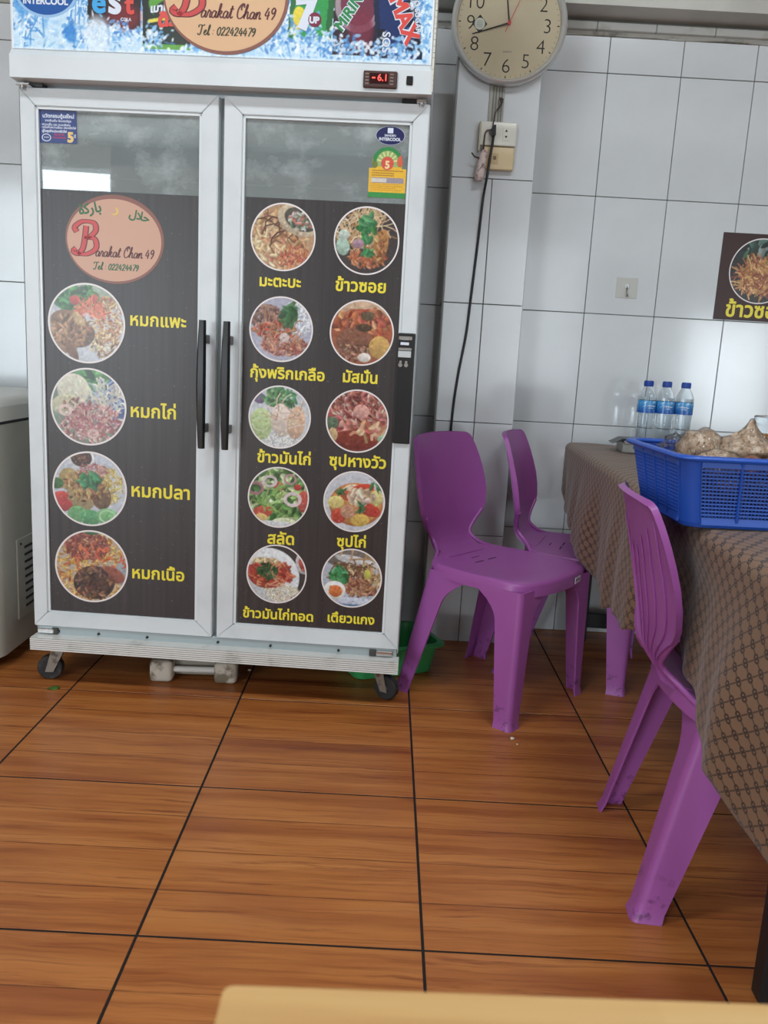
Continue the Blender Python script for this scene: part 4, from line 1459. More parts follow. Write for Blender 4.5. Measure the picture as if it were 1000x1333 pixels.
def leg_part(cx0, cy0, cx1, cy1, dx, dy, parent):
    """L-section leg: outer corner runs from the seat (top) to the foot; wings point to dx and dy"""
    b = B()
    NZ = 22
    R_, TH_ = .016, .0055
    rows = []
    for k in range(NZ + 1):
        t = k / NZ
        z = .398 * (1 - t)
        x, y = cx0 + (cx1 - cx0) * t, cy0 + (cy1 - cy0) * t
        fl = max(0.0, 1 - t / .24) ** 2.2
        wx = .052 + .036 * (1 - t) + .085 * fl
        wy = .044 + .030 * (1 - t) + .085 * fl
        if t > .972:
            x -= dx * .004
            y -= dy * .004
            wx += .006
            wy += .006
        prof = [(wx, 0), (wx * .6, 0), (R_, 0)]
        for q in range(1, 6):
            a = math.pi / 2 * q / 6
            prof.append((R_ - R_ * math.sin(a), R_ - R_ * math.cos(a)))
        prof += [(0, R_), (0, wy * .6), (0, wy)]
        inner = [(TH_ if p[0] < TH_ + 1e-4 or p[1] > R_ else p[0], TH_ if p[1] < TH_ else p[1]) for p in prof]
        inner = [(max(p[0], TH_), max(p[1], TH_)) for p in prof]
        loop = prof + inner[::-1]
        rows.append([(x + dx * p[0], y + dy * p[1], z) for p in loop])
    m = len(rows[0])
    b.poly([q for r in rows for q in r], [(a * m + i, a * m + (i + 1) % m, (a + 1) * m + (i + 1) % m, (a + 1) * m + i) for a in range(NZ) for i in range(m)] + [tuple(range(m)), tuple(range(NZ * m, NZ * m + m))])
    return b.make('leg', m_purp, parent, 35)


BACK = [(0.418, -0.118, 0.096), (0.428, -0.1462, 0.096), (0.442, -0.172, 0.0946), (0.46, -0.184, 0.095), (0.48, -0.191, 0.102), (0.502, -0.1961, 0.125), (0.525, -0.1999, 0.147), (0.552, -0.2049, 0.161), (0.59, -0.2122, 0.168), (0.63, -0.2206, 0.169), (0.67, -0.2301, 0.165), (0.71, -0.2405, 0.158), (0.74, -0.2486, 0.15), (0.762, -0.2554, 0.143), (0.773, -0.2587, 0.137), (0.779, -0.261, 0.129), (0.7815, -0.2621, 0.118)]


def back_pt(t, s):
    """t 0..1 up the backrest, s -1..1 across"""
    f = t * (len(BACK) - 1)
    i = min(int(f), len(BACK) - 2)
    q = f - i
    z, x, w = [BACK[i][k] * (1 - q) + BACK[i + 1][k] * q for k in range(3)]
    cup = .040 * min(1, max(0, (z - .43) / .10))
    return Vector((x + cup * (s * s) * (w / .178) ** 2, s * w, z + .004 * (1 - s * s) * max(0, (t - .8) / .2)))


def make_chair():
    c = empty('plastic_chair')
    # seat: dished pan with rolled edge and skirt
    O = outline()
    rings = []
    for k in (.02, .25, .5, .72, .88, .955):
        rings.append([(x * k + .02 * (1 - k), y * k, seat_z(x * k + .02 * (1 - k), y * k)) for x, y in O])
    rings.append([(x * .985, y * .985, seat_z(x, y) - .002) for x, y in O])
    rings.append([(x, y, seat_z(x, y) - .009) for x, y in O])
    rings.append([(x * 1.004, y * 1.004, seat_z(x, y) - .038) for x, y in O])
    rings.append([(x * .976, y * .976, seat_z(x, y) - .038) for x, y in O])
    rings.append([(x * .970, y * .970, seat_z(x, y) - .012) for x, y in O])
    for k in (.8, .4, .02):
        rings.append([(x * k + .02 * (1 - k), y * k, seat_z(x * k + .02 * (1 - k), y * k) - .006) for x, y in O])
    loft(rings, True, True).make('seat', m_purp, c, 50)
    # backrest shell with thickness and a rolled rim
    NU, NV = 25, 49

    def P(i, j):
        return back_pt(j / (NV - 1), -1 + 2 * i / (NU - 1))
    b = B()
    grid = [[P(i, j) for i in range(NU)] for j in range(NV)]
    vf, vb = [], []
    for j in range(NV):
        for i in range(NU):
            a = grid[j][min(i + 1, NU - 1)] - grid[j][max(i - 1, 0)]
            u = grid[min(j + 1, NV - 1)][i] - grid[max(j - 1, 0)][i]
            nr = a.cross(u).normalized()
            e = max(abs(-1 + 2 * i / (NU - 1)), (j / (NV - 1)) ** 6)
            th = .0055 + .006 * max(0, (e - .86) / .14)
            vf.append(grid[j][i] + nr * th * .2)
            vb.append(grid[j][i] - nr * th)
    m = NU * NV
    f = []
    for j in range(NV - 1):
        for i in range(NU - 1):
            q = (j * NU + i, j * NU + i + 1, (j + 1) * NU + i + 1, (j + 1) * NU + i)
            f += [q, tuple(m + k for k in q[::-1])]
    ed = [j * NU for j in range(NV)] + [(NV - 1) * NU + i for i in range(1, NU)] + [j * NU + NU - 1 for j in range(NV - 2, -1, -1)] + [i for i in range(NU - 2, 0, -1)]
    for k in range(len(ed)):
        a, d = ed[k], ed[(k + 1) % len(ed)]
        f.append((a, d, m + d, m + a))
    b.poly(vf + vb, f)
    bk = b.make('backrest', m_purp, c, 60)
    # stiffening ribs on the rear of the backrest
    for k in range(8):
        s0 = -.80 + k * .2286
        pts, rs = [], []
        for q in range(15):
            t = .13 + (.60 + .05 * abs(k - 3.5)) * q / 14 * .82
            s = s0 * (1.0 if q < 12 else 1.0) - (.0 if q < 12 else .028 * (q - 11))
            p_ = back_pt(t, max(-.97, min(.97, s)))
            p_.x -= .0075
            pts.append(p_)
            rs.append(.0026 if q not in (0, 14) else .0008)
        B().tube(pts, rs, 6).make('back_rib', m_purp, bk, 60)
    # side stiles running from the backrest foot down into the rear legs
    for s in (-1, 1):
        pts = [back_pt(.40, s * .97), back_pt(.30, s * .99), back_pt(.20, s), Vector((-.150, s * .112, .434)), Vector((-.128, s * .150, .418)), Vector((-.112, s * .176, .404))]
        B().tube(catmull(pts, 4), .0065, 8).make('side_stile', m_purp, bk, 60)
    leg_part(.212, .200, .214, .210, -1, -1, c)
    leg_part(.212, -.200, .214, -.210, -1, 1, c)
    leg_part(-.122, .190, -.208, .212, 1, -1, c)
    leg_part(-.122, -.190, -.208, -.212, 1, 1, c)
    # drain slots at the back of the seat
    for (x, y) in ((-.045, .035), (-.045, -.035), (-.085, .0)):
        B().box(x - .0022, x + .0022, y - .022, y + .022, seat_z(x, y) + .0002, seat_z(x, y) + .0009, .0002, 1).make('drain_slot', m_dark, c)
    return c


def chair_sticker(c):
    st = B().box(.0, .0015, -.021, .021, .384, .402).make('maker_sticker', M('sticker_plain', srgb(206, 196, 206), .4), c)
    st.location = (.2232, .088, 0)
    st.rotation_euler = (0, 0, .16)
    k = B()
    for q, yy in enumerate((-.015, -.0055, .004, .0125)):
        k.box(.0015, .0017, yy - .0032, yy + .0032, .3895, .3975)
    o = k.make('sticker_print', M('sticker_ink', srgb(110, 84, 112), .5), st)
    o['kind'] = 'stuff'


chair_a = make_chair()
chair_b = copy_tree(chair_a)
chair_c = copy_tree(chair_a)
chair_sticker(chair_a)
for c, (x, y), ang, lab in ((chair_a, (.3635, 2.422), -41.0, 'purple plastic chair turned towards the camera, next to the display cooler'),
                            (chair_b, (.660, 2.690), -20.0, 'purple plastic chair at the back, half hidden by another chair and the tablecloth'),
                            (chair_c, (.737, 1.552), -5.6, 'purple plastic chair in the foreground seen from behind, tucked under the cloth-covered table')):
    c.location = (x, y, 0)
    c.rotation_euler = (0, 0, math.radians(ang))
    tag(c, lab, 'chair', 'purple plastic chairs')

# ================================================================== LONG TABLE AND CLOTH
TY = math.radians(-3.0)      # local +y points from the back wall towards the room front
tbl = tag(empty('long_table', (.658, 2.975, 0), TY), 'long table with black legs hidden under the patterned brown cloth', 'table')
TLn, TWd = 2.25, .80
m_blk = M('black_painted_metal', (.010, .010, .011), .45)
B().box(.014, TWd, -TLn, 0, .700, .7285, .010, 3).make('tabletop', M('table_board', srgb(120, 96, 74), .5), tbl)
for lx in (.116, TWd - .07):
    for ly in (-.03, -1.785):
        B().box(lx - .018, lx + .018, ly - .018, ly + .018, 0, .702, .003, 1).make('leg', m_blk, tbl)
B().box(.12, TWd - .09, -.045, -.015, .055, .112, .003, 1).make('rail', m_blk, tbl)
B().box(.12, TWd - .09, -.045, -.015, .64, .70, .003, 1).make('rail', m_blk, tbl)

m_cloth = bpy.data.materials.new('brown_monogram_cloth')
m_cloth.use_nodes = True
n = N(m_cloth)
bs = m_cloth.node_tree.nodes['Principled BSDF']
uv = n.new('ShaderNodeUVMap').outputs[0]
sp = n.new('ShaderNodeSeparateXYZ')
n.l.new(uv, sp.inputs[0])
a_, b_ = .040, .030
pu, pv = n.math('DIVIDE', sp.outputs[0], a_), n.math('DIVIDE', sp.outputs[1], b_)
p_, q_ = n.math('ADD', pu, pv), n.math('SUBTRACT', pu, pv)
fp = n.math('SUBTRACT', p_, n.math('ROUND', p_))
fq = n.math('SUBTRACT', q_, n.math('ROUND', q_))
ds = n.math('MULTIPLY', n.math('ADD', fp, fq), a_ / 2)
dt = n.math('MULTIPLY', n.math('SUBTRACT', fp, fq), b_ / 2)


def ring_d(ox, oy, r, w):
    x = n.math('MULTIPLY', n.math('SUBTRACT', ds, ox), .85)
    y = n.math('SUBTRACT', dt, oy)
    d = n.math('SQRT', n.math('ADD', n.math('MULTIPLY', x, x), n.math('MULTIPLY', y, y)))
    return n.math('SUBTRACT', 1.0, n.step(n.math('ABSOLUTE', n.math('SUBTRACT', d, r)), w * .6, w * 1.3))


r1 = ring_d(-.0023, .0021, .0033, .0015)
r2 = ring_d(.0023, -.0021, .0033, .0015)
mono = n.math('MAXIMUM', r1, r2)
l1 = n.math('SUBTRACT', 1.0, n.step(n.math('ABSOLUTE', fp), .035, .065))
l2 = n.math('SUBTRACT', 1.0, n.step(n.math('ABSOLUTE', fq), .035, .065))
d1 = n.step(n.math('ABSOLUTE', fq), .17, .24)
d2 = n.step(n.math('ABSOLUTE', fp), .17, .24)
dia = n.math('MAXIMUM', n.math('MULTIPLY', l1, d1), n.math('MULTIPLY', l2, d2))
mark = n.math('MAXIMUM', mono, n.math('MULTIPLY', dia, .85))
basec = n.mix(n.noise(n.mapping(uv, (6, 6, 6)), 1, 3), srgb(126, 96, 72), srgb(110, 82, 60))
n.l.new(n.mix(n.math('MULTIPLY', mark, .96), basec, srgb(30, 16, 11)), bs.inputs['Base Color'])
bs.inputs['Roughness'].default_value = .62
bs.inputs['Sheen Weight'].default_value = .15
n.l.new(n.bump(n.noise(n.mapping(uv, (900, 900, 900)), 1, 1), .15, .0005), bs.inputs['Normal'])

cloth = empty('cloth_tmp')
bpy.data.objects.remove(cloth)
_S = [-.02, .02, .12, .30, .57, .80, .93, 1.10, 1.30, 1.50, 1.72, 1.90, 2.10, 2.3]
_D = [.19, .22, .235, .27, .315, .365, .35, .330, .300, .295, .345, .375, .40, .40]


def drop(s):
    return float(np.interp(s, _S, _D)) + .006 * math.sin(s * 23) + .004 * math.sin(s * 51)


def smooth01(t):
    t = max(0, min(1, t))
    return t * t * (3 - 2 * t)


NS, NT, NH = 130, 26, 30


def cloth_pt(s, t):
    """s along the table (0 = wall end), t<0 hanging on the left, t>=0 across the top"""
    rr = .022
    if t >= 0:
        x, z = rr + t, .737
        return (x, -s, z + .0012 * math.sin(s * 40 + t * 31) * min(1, t / .05))
    h = -t
    arc = rr * math.pi / 2
    if h < arc:
        a = h / rr
        return (rr - rr * math.sin(a), -s, .737 - rr + rr * math.cos(a))
    g = h - arc
    w = smooth01(g / .22)
    wave = w * (.014 * math.sin(s * 9.5 + .6) + .009 * math.sin(s * 19 + 1.3) + .004 * math.sin(s * 41))
    push = .030 * smooth01(1 - abs(s - 1.40) / .36) * smooth01((g - .0) / .10)        # pressed in by the tucked chair
    lean = -.012 * w
    return (lean + wave + push, -s + w * .008 * math.sin(s * 15), .737 - rr - g)


def build_cloth():
    b = B()
    uvs = []
    rows = []
    for i in range(NS):
        s = -.012 + (TLn + .02) * i / (NS - 1)
        L = drop(s)
        ts = [-L * (1 - k / NH) for k in range(NH)] + [(TWd + .0) * k / NT for k in range(NT + 1)]
        rows.append([(cloth_pt(s, t), (s, t)) for t in ts])
    W = len(rows[0])
    v = [q[0] for r in rows for q in r]
    uvs = [q[1] for r in rows for q in r]
    f = [(i * W + k, i * W + k + 1, (i + 1) * W + k + 1, (i + 1) * W + k) for i in range(NS - 1) for k in range(W - 1)]
    # rounded wall end of the hanging side
    me = bpy.data.meshes.new('tablecloth')
    me.from_pydata(v, [], f)
    ul = me.uv_layers.new(name='UVMap')
    for lp in me.loops:
        ul.data[lp.index].uv = uvs[lp.vertex_index]
    me.polygons.foreach_set('use_smooth', [True] * len(me.polygons))
    return me


clo = obj('tablecloth', build_cloth(), m_cloth, None, (.658, 2.975, 0), (0, 0, TY))
tag(clo, 'brown tablecloth with small dark diamond monogram pattern draped over the long table', 'tablecloth')
solid(clo, .0016, 1.0)

# ================================================================== THINGS ON THE TABLE
TZ = .7395
# ---- blue basket
BKX, BKY = .731, 1.582
m_blue = M('blue_plastic', srgb(36, 80, 172), 0.34)
bk = tag(empty('plastic_basket', (BKX, BKY, TZ), math.radians(2.0)), 'blue perforated plastic basket full of bagged food on the table edge', 'basket')
BH = .130


def bk_pt(side, u, h):
    """point on a basket wall: u -1..1 along the wall, h 0..1 up; walls flare"""
    hx, hy = .188 + .022 * h, .128 + .022 * h
    z = .006 + (BH - .012) * h
    if side == 0:
        return Vector((u * (hx - .028), -hy, z))
    if side == 1:
        return Vector((hx, u * (hy - .028), z))
    if side == 2:
        return Vector((-u * (hx - .028), hy, z))
    return Vector((-hx, -u * (hy - .028), z))


def bar(b, p, q, nrm, wdt, th):
    d = (q - p).normalized()
    sd = d.cross(nrm).normalized() * wdt
    nn_ = nrm * th
    v = [p + sd, p - sd, p - sd + nn_, p + sd + nn_, q + sd, q - sd, q - sd + nn_, q + sd + nn_]
    b.poly(v, [(0, 1, 2, 3), (4, 7, 6, 5), (0, 4, 5, 1), (1, 5, 6, 2), (2, 6, 7, 3), (3, 7, 4, 0)])


NORM = [Vector((0, -1, .17)).normalized(), Vector((1, 0, .17)).normalized(), Vector((0, 1, .17)).normalized(), Vector((-1, 0, .17)).normalized()]
for side in range(4):
    b = B()
    nv = 50 if side % 2 == 0 else 32
    for k in range(nv + 1):
        u = -1 + 2 * k / nv
        bar(b, bk_pt(side, u, .10), bk_pt(side, u, .90), NORM[side], .0011, .0025)
    for k in range(15):
        h = .10 + .80 * k / 14
        bar(b, bk_pt(side, -1, h), bk_pt(side, 1, h), NORM[side], .0014, .0025)
    o = b.make('mesh_wall', m_blue, bk)
    o['kind'] = 'stuff'
    b = B()
    bar(b, bk_pt(side, -1, .05), bk_pt(side, 1, .05), NORM[side], .0065, .004)
    bar(b, bk_pt(side, -1, .935), bk_pt(side, 1, .935), NORM[side], .005, .004)
    b.make('wall_band', m_blue, bk)
    for u in ((-.6, -.2, .2, .6) if side % 2 == 0 else (-.5, 0, .5)):
        b = B()
        bar(b, bk_pt(side, u, .04), bk_pt(side, u, .98), NORM[side], .0022, .0055)
        b.make('upright_rib', m_blue, bk)
# four solid corner posts, base and rolled rim
for sx in (-1, 1):
    for sy in (-1, 1):
        rows = []
        for h in (0, .25, .5, .75, 1):
            hx, hy, z = .188 + .022 * h, .128 + .022 * h, .006 + (BH - .012) * h
            row = []
            for ro in (0.030, .0265):
                for q in range(7):
                    a = math.pi / 2 * q / 6
                    row.append((sx * (hx - .030 + ro * math.cos(a)), sy * (hy - .030 + ro * math.sin(a)), z))
            rows.append(row)
        k = 7
        v = [q for r in rows for q in r]
        f = []
        for a in range(4):
            for q in range(6):
                f.append((a * 14 + q, a * 14 + q + 1, (a + 1) * 14 + q + 1, (a + 1) * 14 + q))
                f.append((a * 14 + 7 + q, (a + 1) * 14 + 7 + q, (a + 1) * 14 + 8 + q, a * 14 + 8 + q))
            for q in (0, 6):
                f.append((a * 14 + q, (a + 1) * 14 + q, (a + 1) * 14 + 7 + q, a * 14 + 7 + q))
        B().poly(v, f).make('corner_post', m_blue, bk, 40)
loft([rr3(.186, .126, .03, 0), rr3(.189, .129, .03, .008), rr3(.185, .125, .03, .008), rr3(.180, .120, .03, .004)], True, True).make('base', m_blue, bk, 40)
rm = []
for k in range(12):
    a = 2 * math.pi * k / 12
    e = .008 * math.cos(a)
    rm.append(rr3(.217 + e, .157 + e, .036, BH - .003 + .0055 * math.sin(a)))
rm.append(rm[0])
loft(rm, False).make('rim', m_blue, bk, 60)

# ---- bags of food in the basket
from mathutils import noise as mn


def blob(rx, ry, rz, seed, amp=.22, freq=2.2, crink=.05, sub=4):
    b = bmesh.new()
    bmesh.ops.create_icosphere(b, subdivisions=sub, radius=1.0)
    for v in b.verts:
        p = v.co.copy()
        d = 1 + amp * mn.noise(p * freq + Vector((seed, 0, 0))) + crink * mn.noise(p * 9 + Vector((0, seed, 0)))
        v.co = Vector((p.x * rx * d, p.y * ry * d, p.z * rz * d))
    bb = B()
    bb.join(b)
    return bb


def bag_mat(name, c1, c2, c3, rough=.16):
    m = bpy.data.materials.new(name)
    m.use_nodes = True
    n = N(m)
    bs = m.node_tree.nodes['Principled BSDF']
    oc = n.obj()
    f = n.noise(oc, 75, 5, .7)
    c = n.ramp(f, [(.30, c1), (.5, c2), (.68, c3)])
    c = n.mix(n.step(n.noise(oc, 170, 2), .60, .68), c, srgb(84, 48, 28))
    n.l.new(c, bs.inputs['Base Color'])
    bs.inputs['Roughness'].default_value = .45
    bs.inputs['Coat Weight'].default_value = .9
    bs.inputs['Coat Roughness'].default_value = rough
    n.l.new(n.bump(n.noise(oc, 60, 4, .6), .55, .004), bs.inputs['Normal'])
    n.l.new(n.bump(n.noise(n.mapping(oc, (1, 1, .45)), 60, 3, .6), 1.0, .012), bs.inputs['Coat Normal'])
    return m


m_rice = bag_mat('bagged_rice', srgb(140, 104, 76), srgb(194, 164, 134), srgb(230, 214, 194))
m_curry = bag_mat('bagged_curry', srgb(120, 56, 26), srgb(176, 100, 54), srgb(206, 150, 100))
m_dsauce = bag_mat('bagged_dark_sauce', srgb(50, 20, 12), srgb(96, 40, 22), srgb(150, 80, 46))
m_filmy = bpy.data.materials.new('crinkled_film')
m_filmy.use_nodes = True
n = N(m_filmy)
n.t.nodes.remove(n.t.nodes['Principled BSDF'])
oc = n.obj()
cr = n.bump(n.noise(n.mapping(oc, (1, 1, .4)), 70, 3, .65), 1.0, .02)
tr = n.new('ShaderNodeBsdfTransparent')
gl = n.new('ShaderNodeBsdfGlossy')
gl.inputs['Roughness'].default_value = .12
n.l.new(cr, gl.inputs['Normal'])
fz2 = n.new('ShaderNodeFresnel')
fz2.inputs[0].default_value = 1.5
n.l.new(cr, fz2.inputs['Normal'])
mx = n.new('ShaderNodeMixShader')
n.l.new(n.math('MINIMUM', n.math('MULTIPLY', fz2.outputs[0], 1.1), .7), mx.inputs[0])
n.l.new(tr.outputs[0], mx.inputs[1])
n.l.new(gl.outputs[0], mx.inputs[2])
n.l.new(mx.outputs[0], n.t.nodes['Material Output'].inputs[0])
m_clear = M('clear_film', (.92, .93, .93), .12, trans=1.0, ior=1.2)

def bag(rx, ry, rz, seed, tip=None):
    """a filled bag: lumpy body, film gathered into a ruffled tip"""
    b = bmesh.new()
    bmesh.ops.create_icosphere(b, subdivisions=4, radius=1.0)
    for v in b.verts:
        p = v.co.copy()
        d = 1 + .20 * mn.noise(p * 2.0 + Vector((seed, 0, 0))) + .07 * mn.noise(p * 7 + Vector((0, seed, 0)))
        q = Vector((p.x * rx * d, p.y * ry * d, p.z * rz * d))
        if tip is not None:
            t = Vector(tip).normalized()
            k = max(0.0, p.dot(t) - .55) / .45
            fold = 1 - .75 * k ** .8 + .12 * k * math.sin(9 * math.atan2(p.y, p.x) + seed)
            q = Vector((q.x * fold, q.y * fold, q.z)) + t * (k ** 1.6) * Vector(tip).length
        v.co = q
    bb = B()
    bb.join(b)
    return bb


for (dx, dy, dz, rx, ry, rz, rot, mt, lab, tip) in (
        (-.088, -.020, .126, .043, .040, .036, .3, m_rice, 'knotted clear bag of pale rice with specks, left of the larger bag in the basket', None),
        (-.006, -.030, .126, .062, .042, .034, -.12, m_rice, 'largest clear bag of beige fried rice with a pointed knot, middle of the basket', (.004, .0, .026)),
        (-.085, -.100, .106, .046, .030, .028, .1, m_rice, 'low clear bag of beige food at the front left rim of the basket', None),
        (-.030, -.112, .104, .034, .024, .022, .1, m_curry, 'small clear bag of orange-brown curry at the front rim of the basket', None),
        (.022, -.100, .102, .046, .030, .024, .2, m_dsauce, 'clear bag of dark brown sauce behind the front rim of the basket', None),
        (.115, -.085, .106, .056, .040, .026, -.2, m_rice, 'flat clear bag of pinkish-beige food near the right end of the basket', None),
        (.150, -.010, .112, .046, .042, .038, .4, m_rice, 'clear bag of beige curry in the back right of the basket', (.02, 0, .02)),
        (.0, .07, .072, .12, .05, .044, 0, m_rice, 'wide clear bag of rice at the back wall of the basket', None),
        (.05, -.02, .046, .12, .080, .034, 0, m_dsauce, 'broad bag of dark food at the bottom of the basket', None)):
    sd = rng.uniform(0, 90)
    o = bag(rx, ry, rz, sd, tip).make('food_bag', mt, None, 180, (BKX + dx - .045, BKY + dy - .01, TZ + dz + .006), (0, 0, rot))
    bag(rx * 1.05, ry * 1.05, rz * 1.06, sd + .2, tip).make('plastic_film', m_filmy, o, 180)
    tag(o, lab, 'bag', 'bags of food in the blue basket')
bg = tag(empty('empty_bag', (BKX - .165, BKY + .0, TZ + .122), .4), 'crumpled transparent empty plastic bag at the left end of the basket', 'bag')
blob(.036, .028, .034, 4.4, .4, 3, .16).make('bag_film', m_filmy, bg, 180)

# ---- three water bottles against the wall
m_pet = M('clear_bottle_plastic', (.93, .96, .98), .04, trans=1.0, ior=1.18)
m_cap = M('blue_cap', srgb(28, 66, 150), .35)
m_lab = bpy.data.materials.new('bottle_label')
m_lab.use_nodes = True
n = N(m_lab)
bs = m_lab.node_tree.nodes['Principled BSDF']
oc = n.obj()
sp = n.new('ShaderNodeSeparateXYZ')
n.l.new(oc, sp.inputs[0])
g = n.step(n.math('ADD', sp.outputs[2], n.math('MULTIPLY', n.noise(oc, 30, 2), .03)), .135, .185)
c = n.mix(g, srgb(20, 76, 160), srgb(70, 150, 206))
c = n.mix(n.step(n.noise(oc, 60, 3), .6, .72), c, srgb(190, 214, 232))
n.l.new(c, bs.inputs['Base Color'])
bs.inputs['Roughness'].default_value = .25


def bottle():
    r = empty('water_bottle')
    prof = [(.020, .0), (.029, .003), (.031, .012), (.0295, .022), (.031, .032), (.0295, .046), (.031, .06), (.029, .078), (.0305, .092), (.0295, .108), (.0312, .122), (.0312, .170), (.0305, .180), (.024, .198), (.0165, .210), (.0135, .216), (.0135, .222)]
    inn = [(max(a - .0016, .001), h + (.002 if h < .01 else 0)) for a, h in prof][::-1]
    b = B()
    b.lathe(prof + inn, 32, cap0=True, cap1=True)
    b.make('bottle_body', m_pet, r, 40)
    w = [(max(a - .0026, .001), h + (.003 if h < .01 else 0)) for a, h in prof if h < .186]
    B().lathe(w, 28).make('water', M('water', (.95, .98, 1.0), .0, trans=1.0, ior=1.22), r, 40)
    B().lathe([(.0318, .126), (.0318, .168)], 36, cap0=False, cap1=False).make('label', m_lab, r, 60)
    c = B()
    c.lathe([(.0150, .216), (.0155, .217), (.0155, .233), (.0140, .236)], 28)
    for k in range(24):
        t = 2 * math.pi * k / 24
        c.box(.0154 * math.cos(t) - .0007, .0154 * math.cos(t) + .0007, .0154 * math.sin(t) - .0007, .0154 * math.sin(t) + .0007, .218, .232)
    o = c.make('cap', m_cap, r, 40)
    ribbon('label_mark', [[(-.2, .4), (.2, 1.0), (.5, .3), (.9, .9), (1.2, .3), (1.6, .8), (2.0, .3), (2.5, .6)], [(.2, -.4), (1.0, -.3), (1.9, -.45)]], .0011, m_stkw, r, lambda a, b: (-.013 + a * .0105, .146 + b * .008), -.0324)
    return r


bo = bottle()
for k, (x, lab) in enumerate(((.902, 'small water bottle with blue cap and label, leftmost of the three by the wall'), (.966, 'small water bottle with blue cap and label, middle of the three by the wall'), (1.032, 'small water bottle with blue cap and label, rightmost of the three by the wall'))):
    o = bo if k == 0 else copy_tree(bo)
    o.location = (x, 2.875, TZ)
    o.rotation_euler = (0, 0, (.25, .1, -.2)[k])
    tag(o, lab, 'bottle', 'water bottles on the table')

# ---- metal box with a dark open flap
tr_ = tag(empty('metal_tray', (.845, 2.74, TZ), math.radians(-6)), 'low grey metal box with dark slanted lid, between basket and bottles', 'box')
m_gal = M('grey_metal', srgb(150, 150, 146), .38, .6, var=(20, srgb(110, 110, 106), .45, .7))
b = B()
b.box(-.060, .10, -.055, -.052, .0, .034).box(-.060, .10, .050, .053, .0, .034).box(-.060, -.057, -.055, .053, .0, .034).box(.097, .10, -.055, .053, 0, .034).box(-.06, .10, -.055, .053, 0, .003)
b.make('tray_body', m_gal, tr_)
B().prism([(-.088, .026), (-.055, .044), (.105, .046), (.105, .040), (-.055, .038)], 'y', -.03, .06).make('lid', M('dark_lid', srgb(44, 44, 42), .35), tr_)
B().box(-.055, .10, -.06, -.054, .030, .040, .001, 1).make('front_lip', m_chrome, tr_)

# ---- clear tub of brown sauce at the right edge
jr = tag(empty('sauce_tub', (1.032, 2.2, TZ)), 'clear plastic cup with brown contents standing behind the basket at the right edge', 'cup')
b = B()
b.lathe([(.036, 0), (.040, .004), (.046, .150), (.0475, .152), (.0475, .166), (.0455, .168), (.0440, .152), (.0385, .008), (.034, .004)], 36)
b.make('cup_wall', m_pet, jr, 40)
m_tea = M('brown_sauce', srgb(170, 112, 58), .3, var=(26, srgb(206, 166, 116), .42, .62))
B().lathe([(.034, .006), (.0375, .010), (.0425, .120), (.0410, .124)], 32).make('contents', m_tea, jr, 40)

# ================================================================== PILLAR FITTINGS
# ---- clock
CLX, CLZ, CLR = .3195, 2.060, .1825
ck = tag(empty('wall_clock', (CLX, PY, CLZ)), 'round wall clock with cream dial and silver rim hanging on the tiled pillar', 'clock')
m_dial = M('cream_dial', srgb(206, 190, 160), .4, var=(4, srgb(196, 180, 150), .4, .7))
m_rim = M('brushed_silver', srgb(206, 206, 204), .24, .55)
m_ink = M('clock_black', (.012, .012, .012), .4)
b = B()
R = CLR
b.lathe([(R * .90, -.0), (R * .97, -.0), (R, -.012), (R, -.030), (R * .985, -.038), (R * .95, -.041), (R * .915, -.036), (R * .895, -.026), (R * .89, -.020)], 72, axis='y', cap0=True, cap1=False)
b.make('rim', m_rim, ck, 50)
b = B().lathe([(R * .897, -.018), (R * .897, -.020)], 64, axis='y')
b.make('dial', m_dial, ck, 30)
FY = -.0206
for h in range(1, 13):
    a = math.radians(90 - 30 * h)
    rad = R * .665
    s = str(h)
    ov, tri, bb = text_geo(s, -.014)
    hh = R * .245
    k = hh / .73
    w = (bb[1] - bb[0]) * k
    flat_text('numeral', s, m_ink, ck, rad * math.cos(a) - w / 2, rad * math.cos(a) + w / 2, rad * math.sin(a) - hh / 2, FY, -.014)
tk = B()
for q in range(60):
    a = math.radians(6 * q)
    r0, r1, w = (R * .835, R * .875, .0016) if q % 5 == 0 else (R * .840, R * .868, .0005)
    c_, s_ = math.cos(a), math.sin(a)
    tk.poly([(r0 * c_ - w * s_, FY, r0 * s_ + w * c_), (r1 * c_ - w * s_, FY, r1 * s_ + w * c_), (r1 * c_ + w * s_, FY, r1 * s_ - w * c_), (r0 * c_ + w * s_, FY, r0 * s_ - w * c_)], [(0, 1, 2, 3)])
o = tk.make('minute_marks', m_ink, ck)
o['kind'] = 'stuff'


def hand(name, deg, L, back, w0, w1, y, mt):
    a = math.radians(90 - deg)
    c_, s_ = math.cos(a), math.sin(a)
    pts = [(-back, -w0), (L, -w1), (L, w1), (-back, w0)]
    b = B()
    v = [(p[0] * c_ - p[1] * s_, yy, p[0] * s_ + p[1] * c_) for yy in (y, y - .0012) for p in pts]
    b.poly(v, [(0, 1, 2, 3), (7, 6, 5, 4), (0, 4, 5, 1), (1, 5, 6, 2), (2, 6, 7, 3), (3, 7, 4, 0)])
    b.make(name, mt, ck)


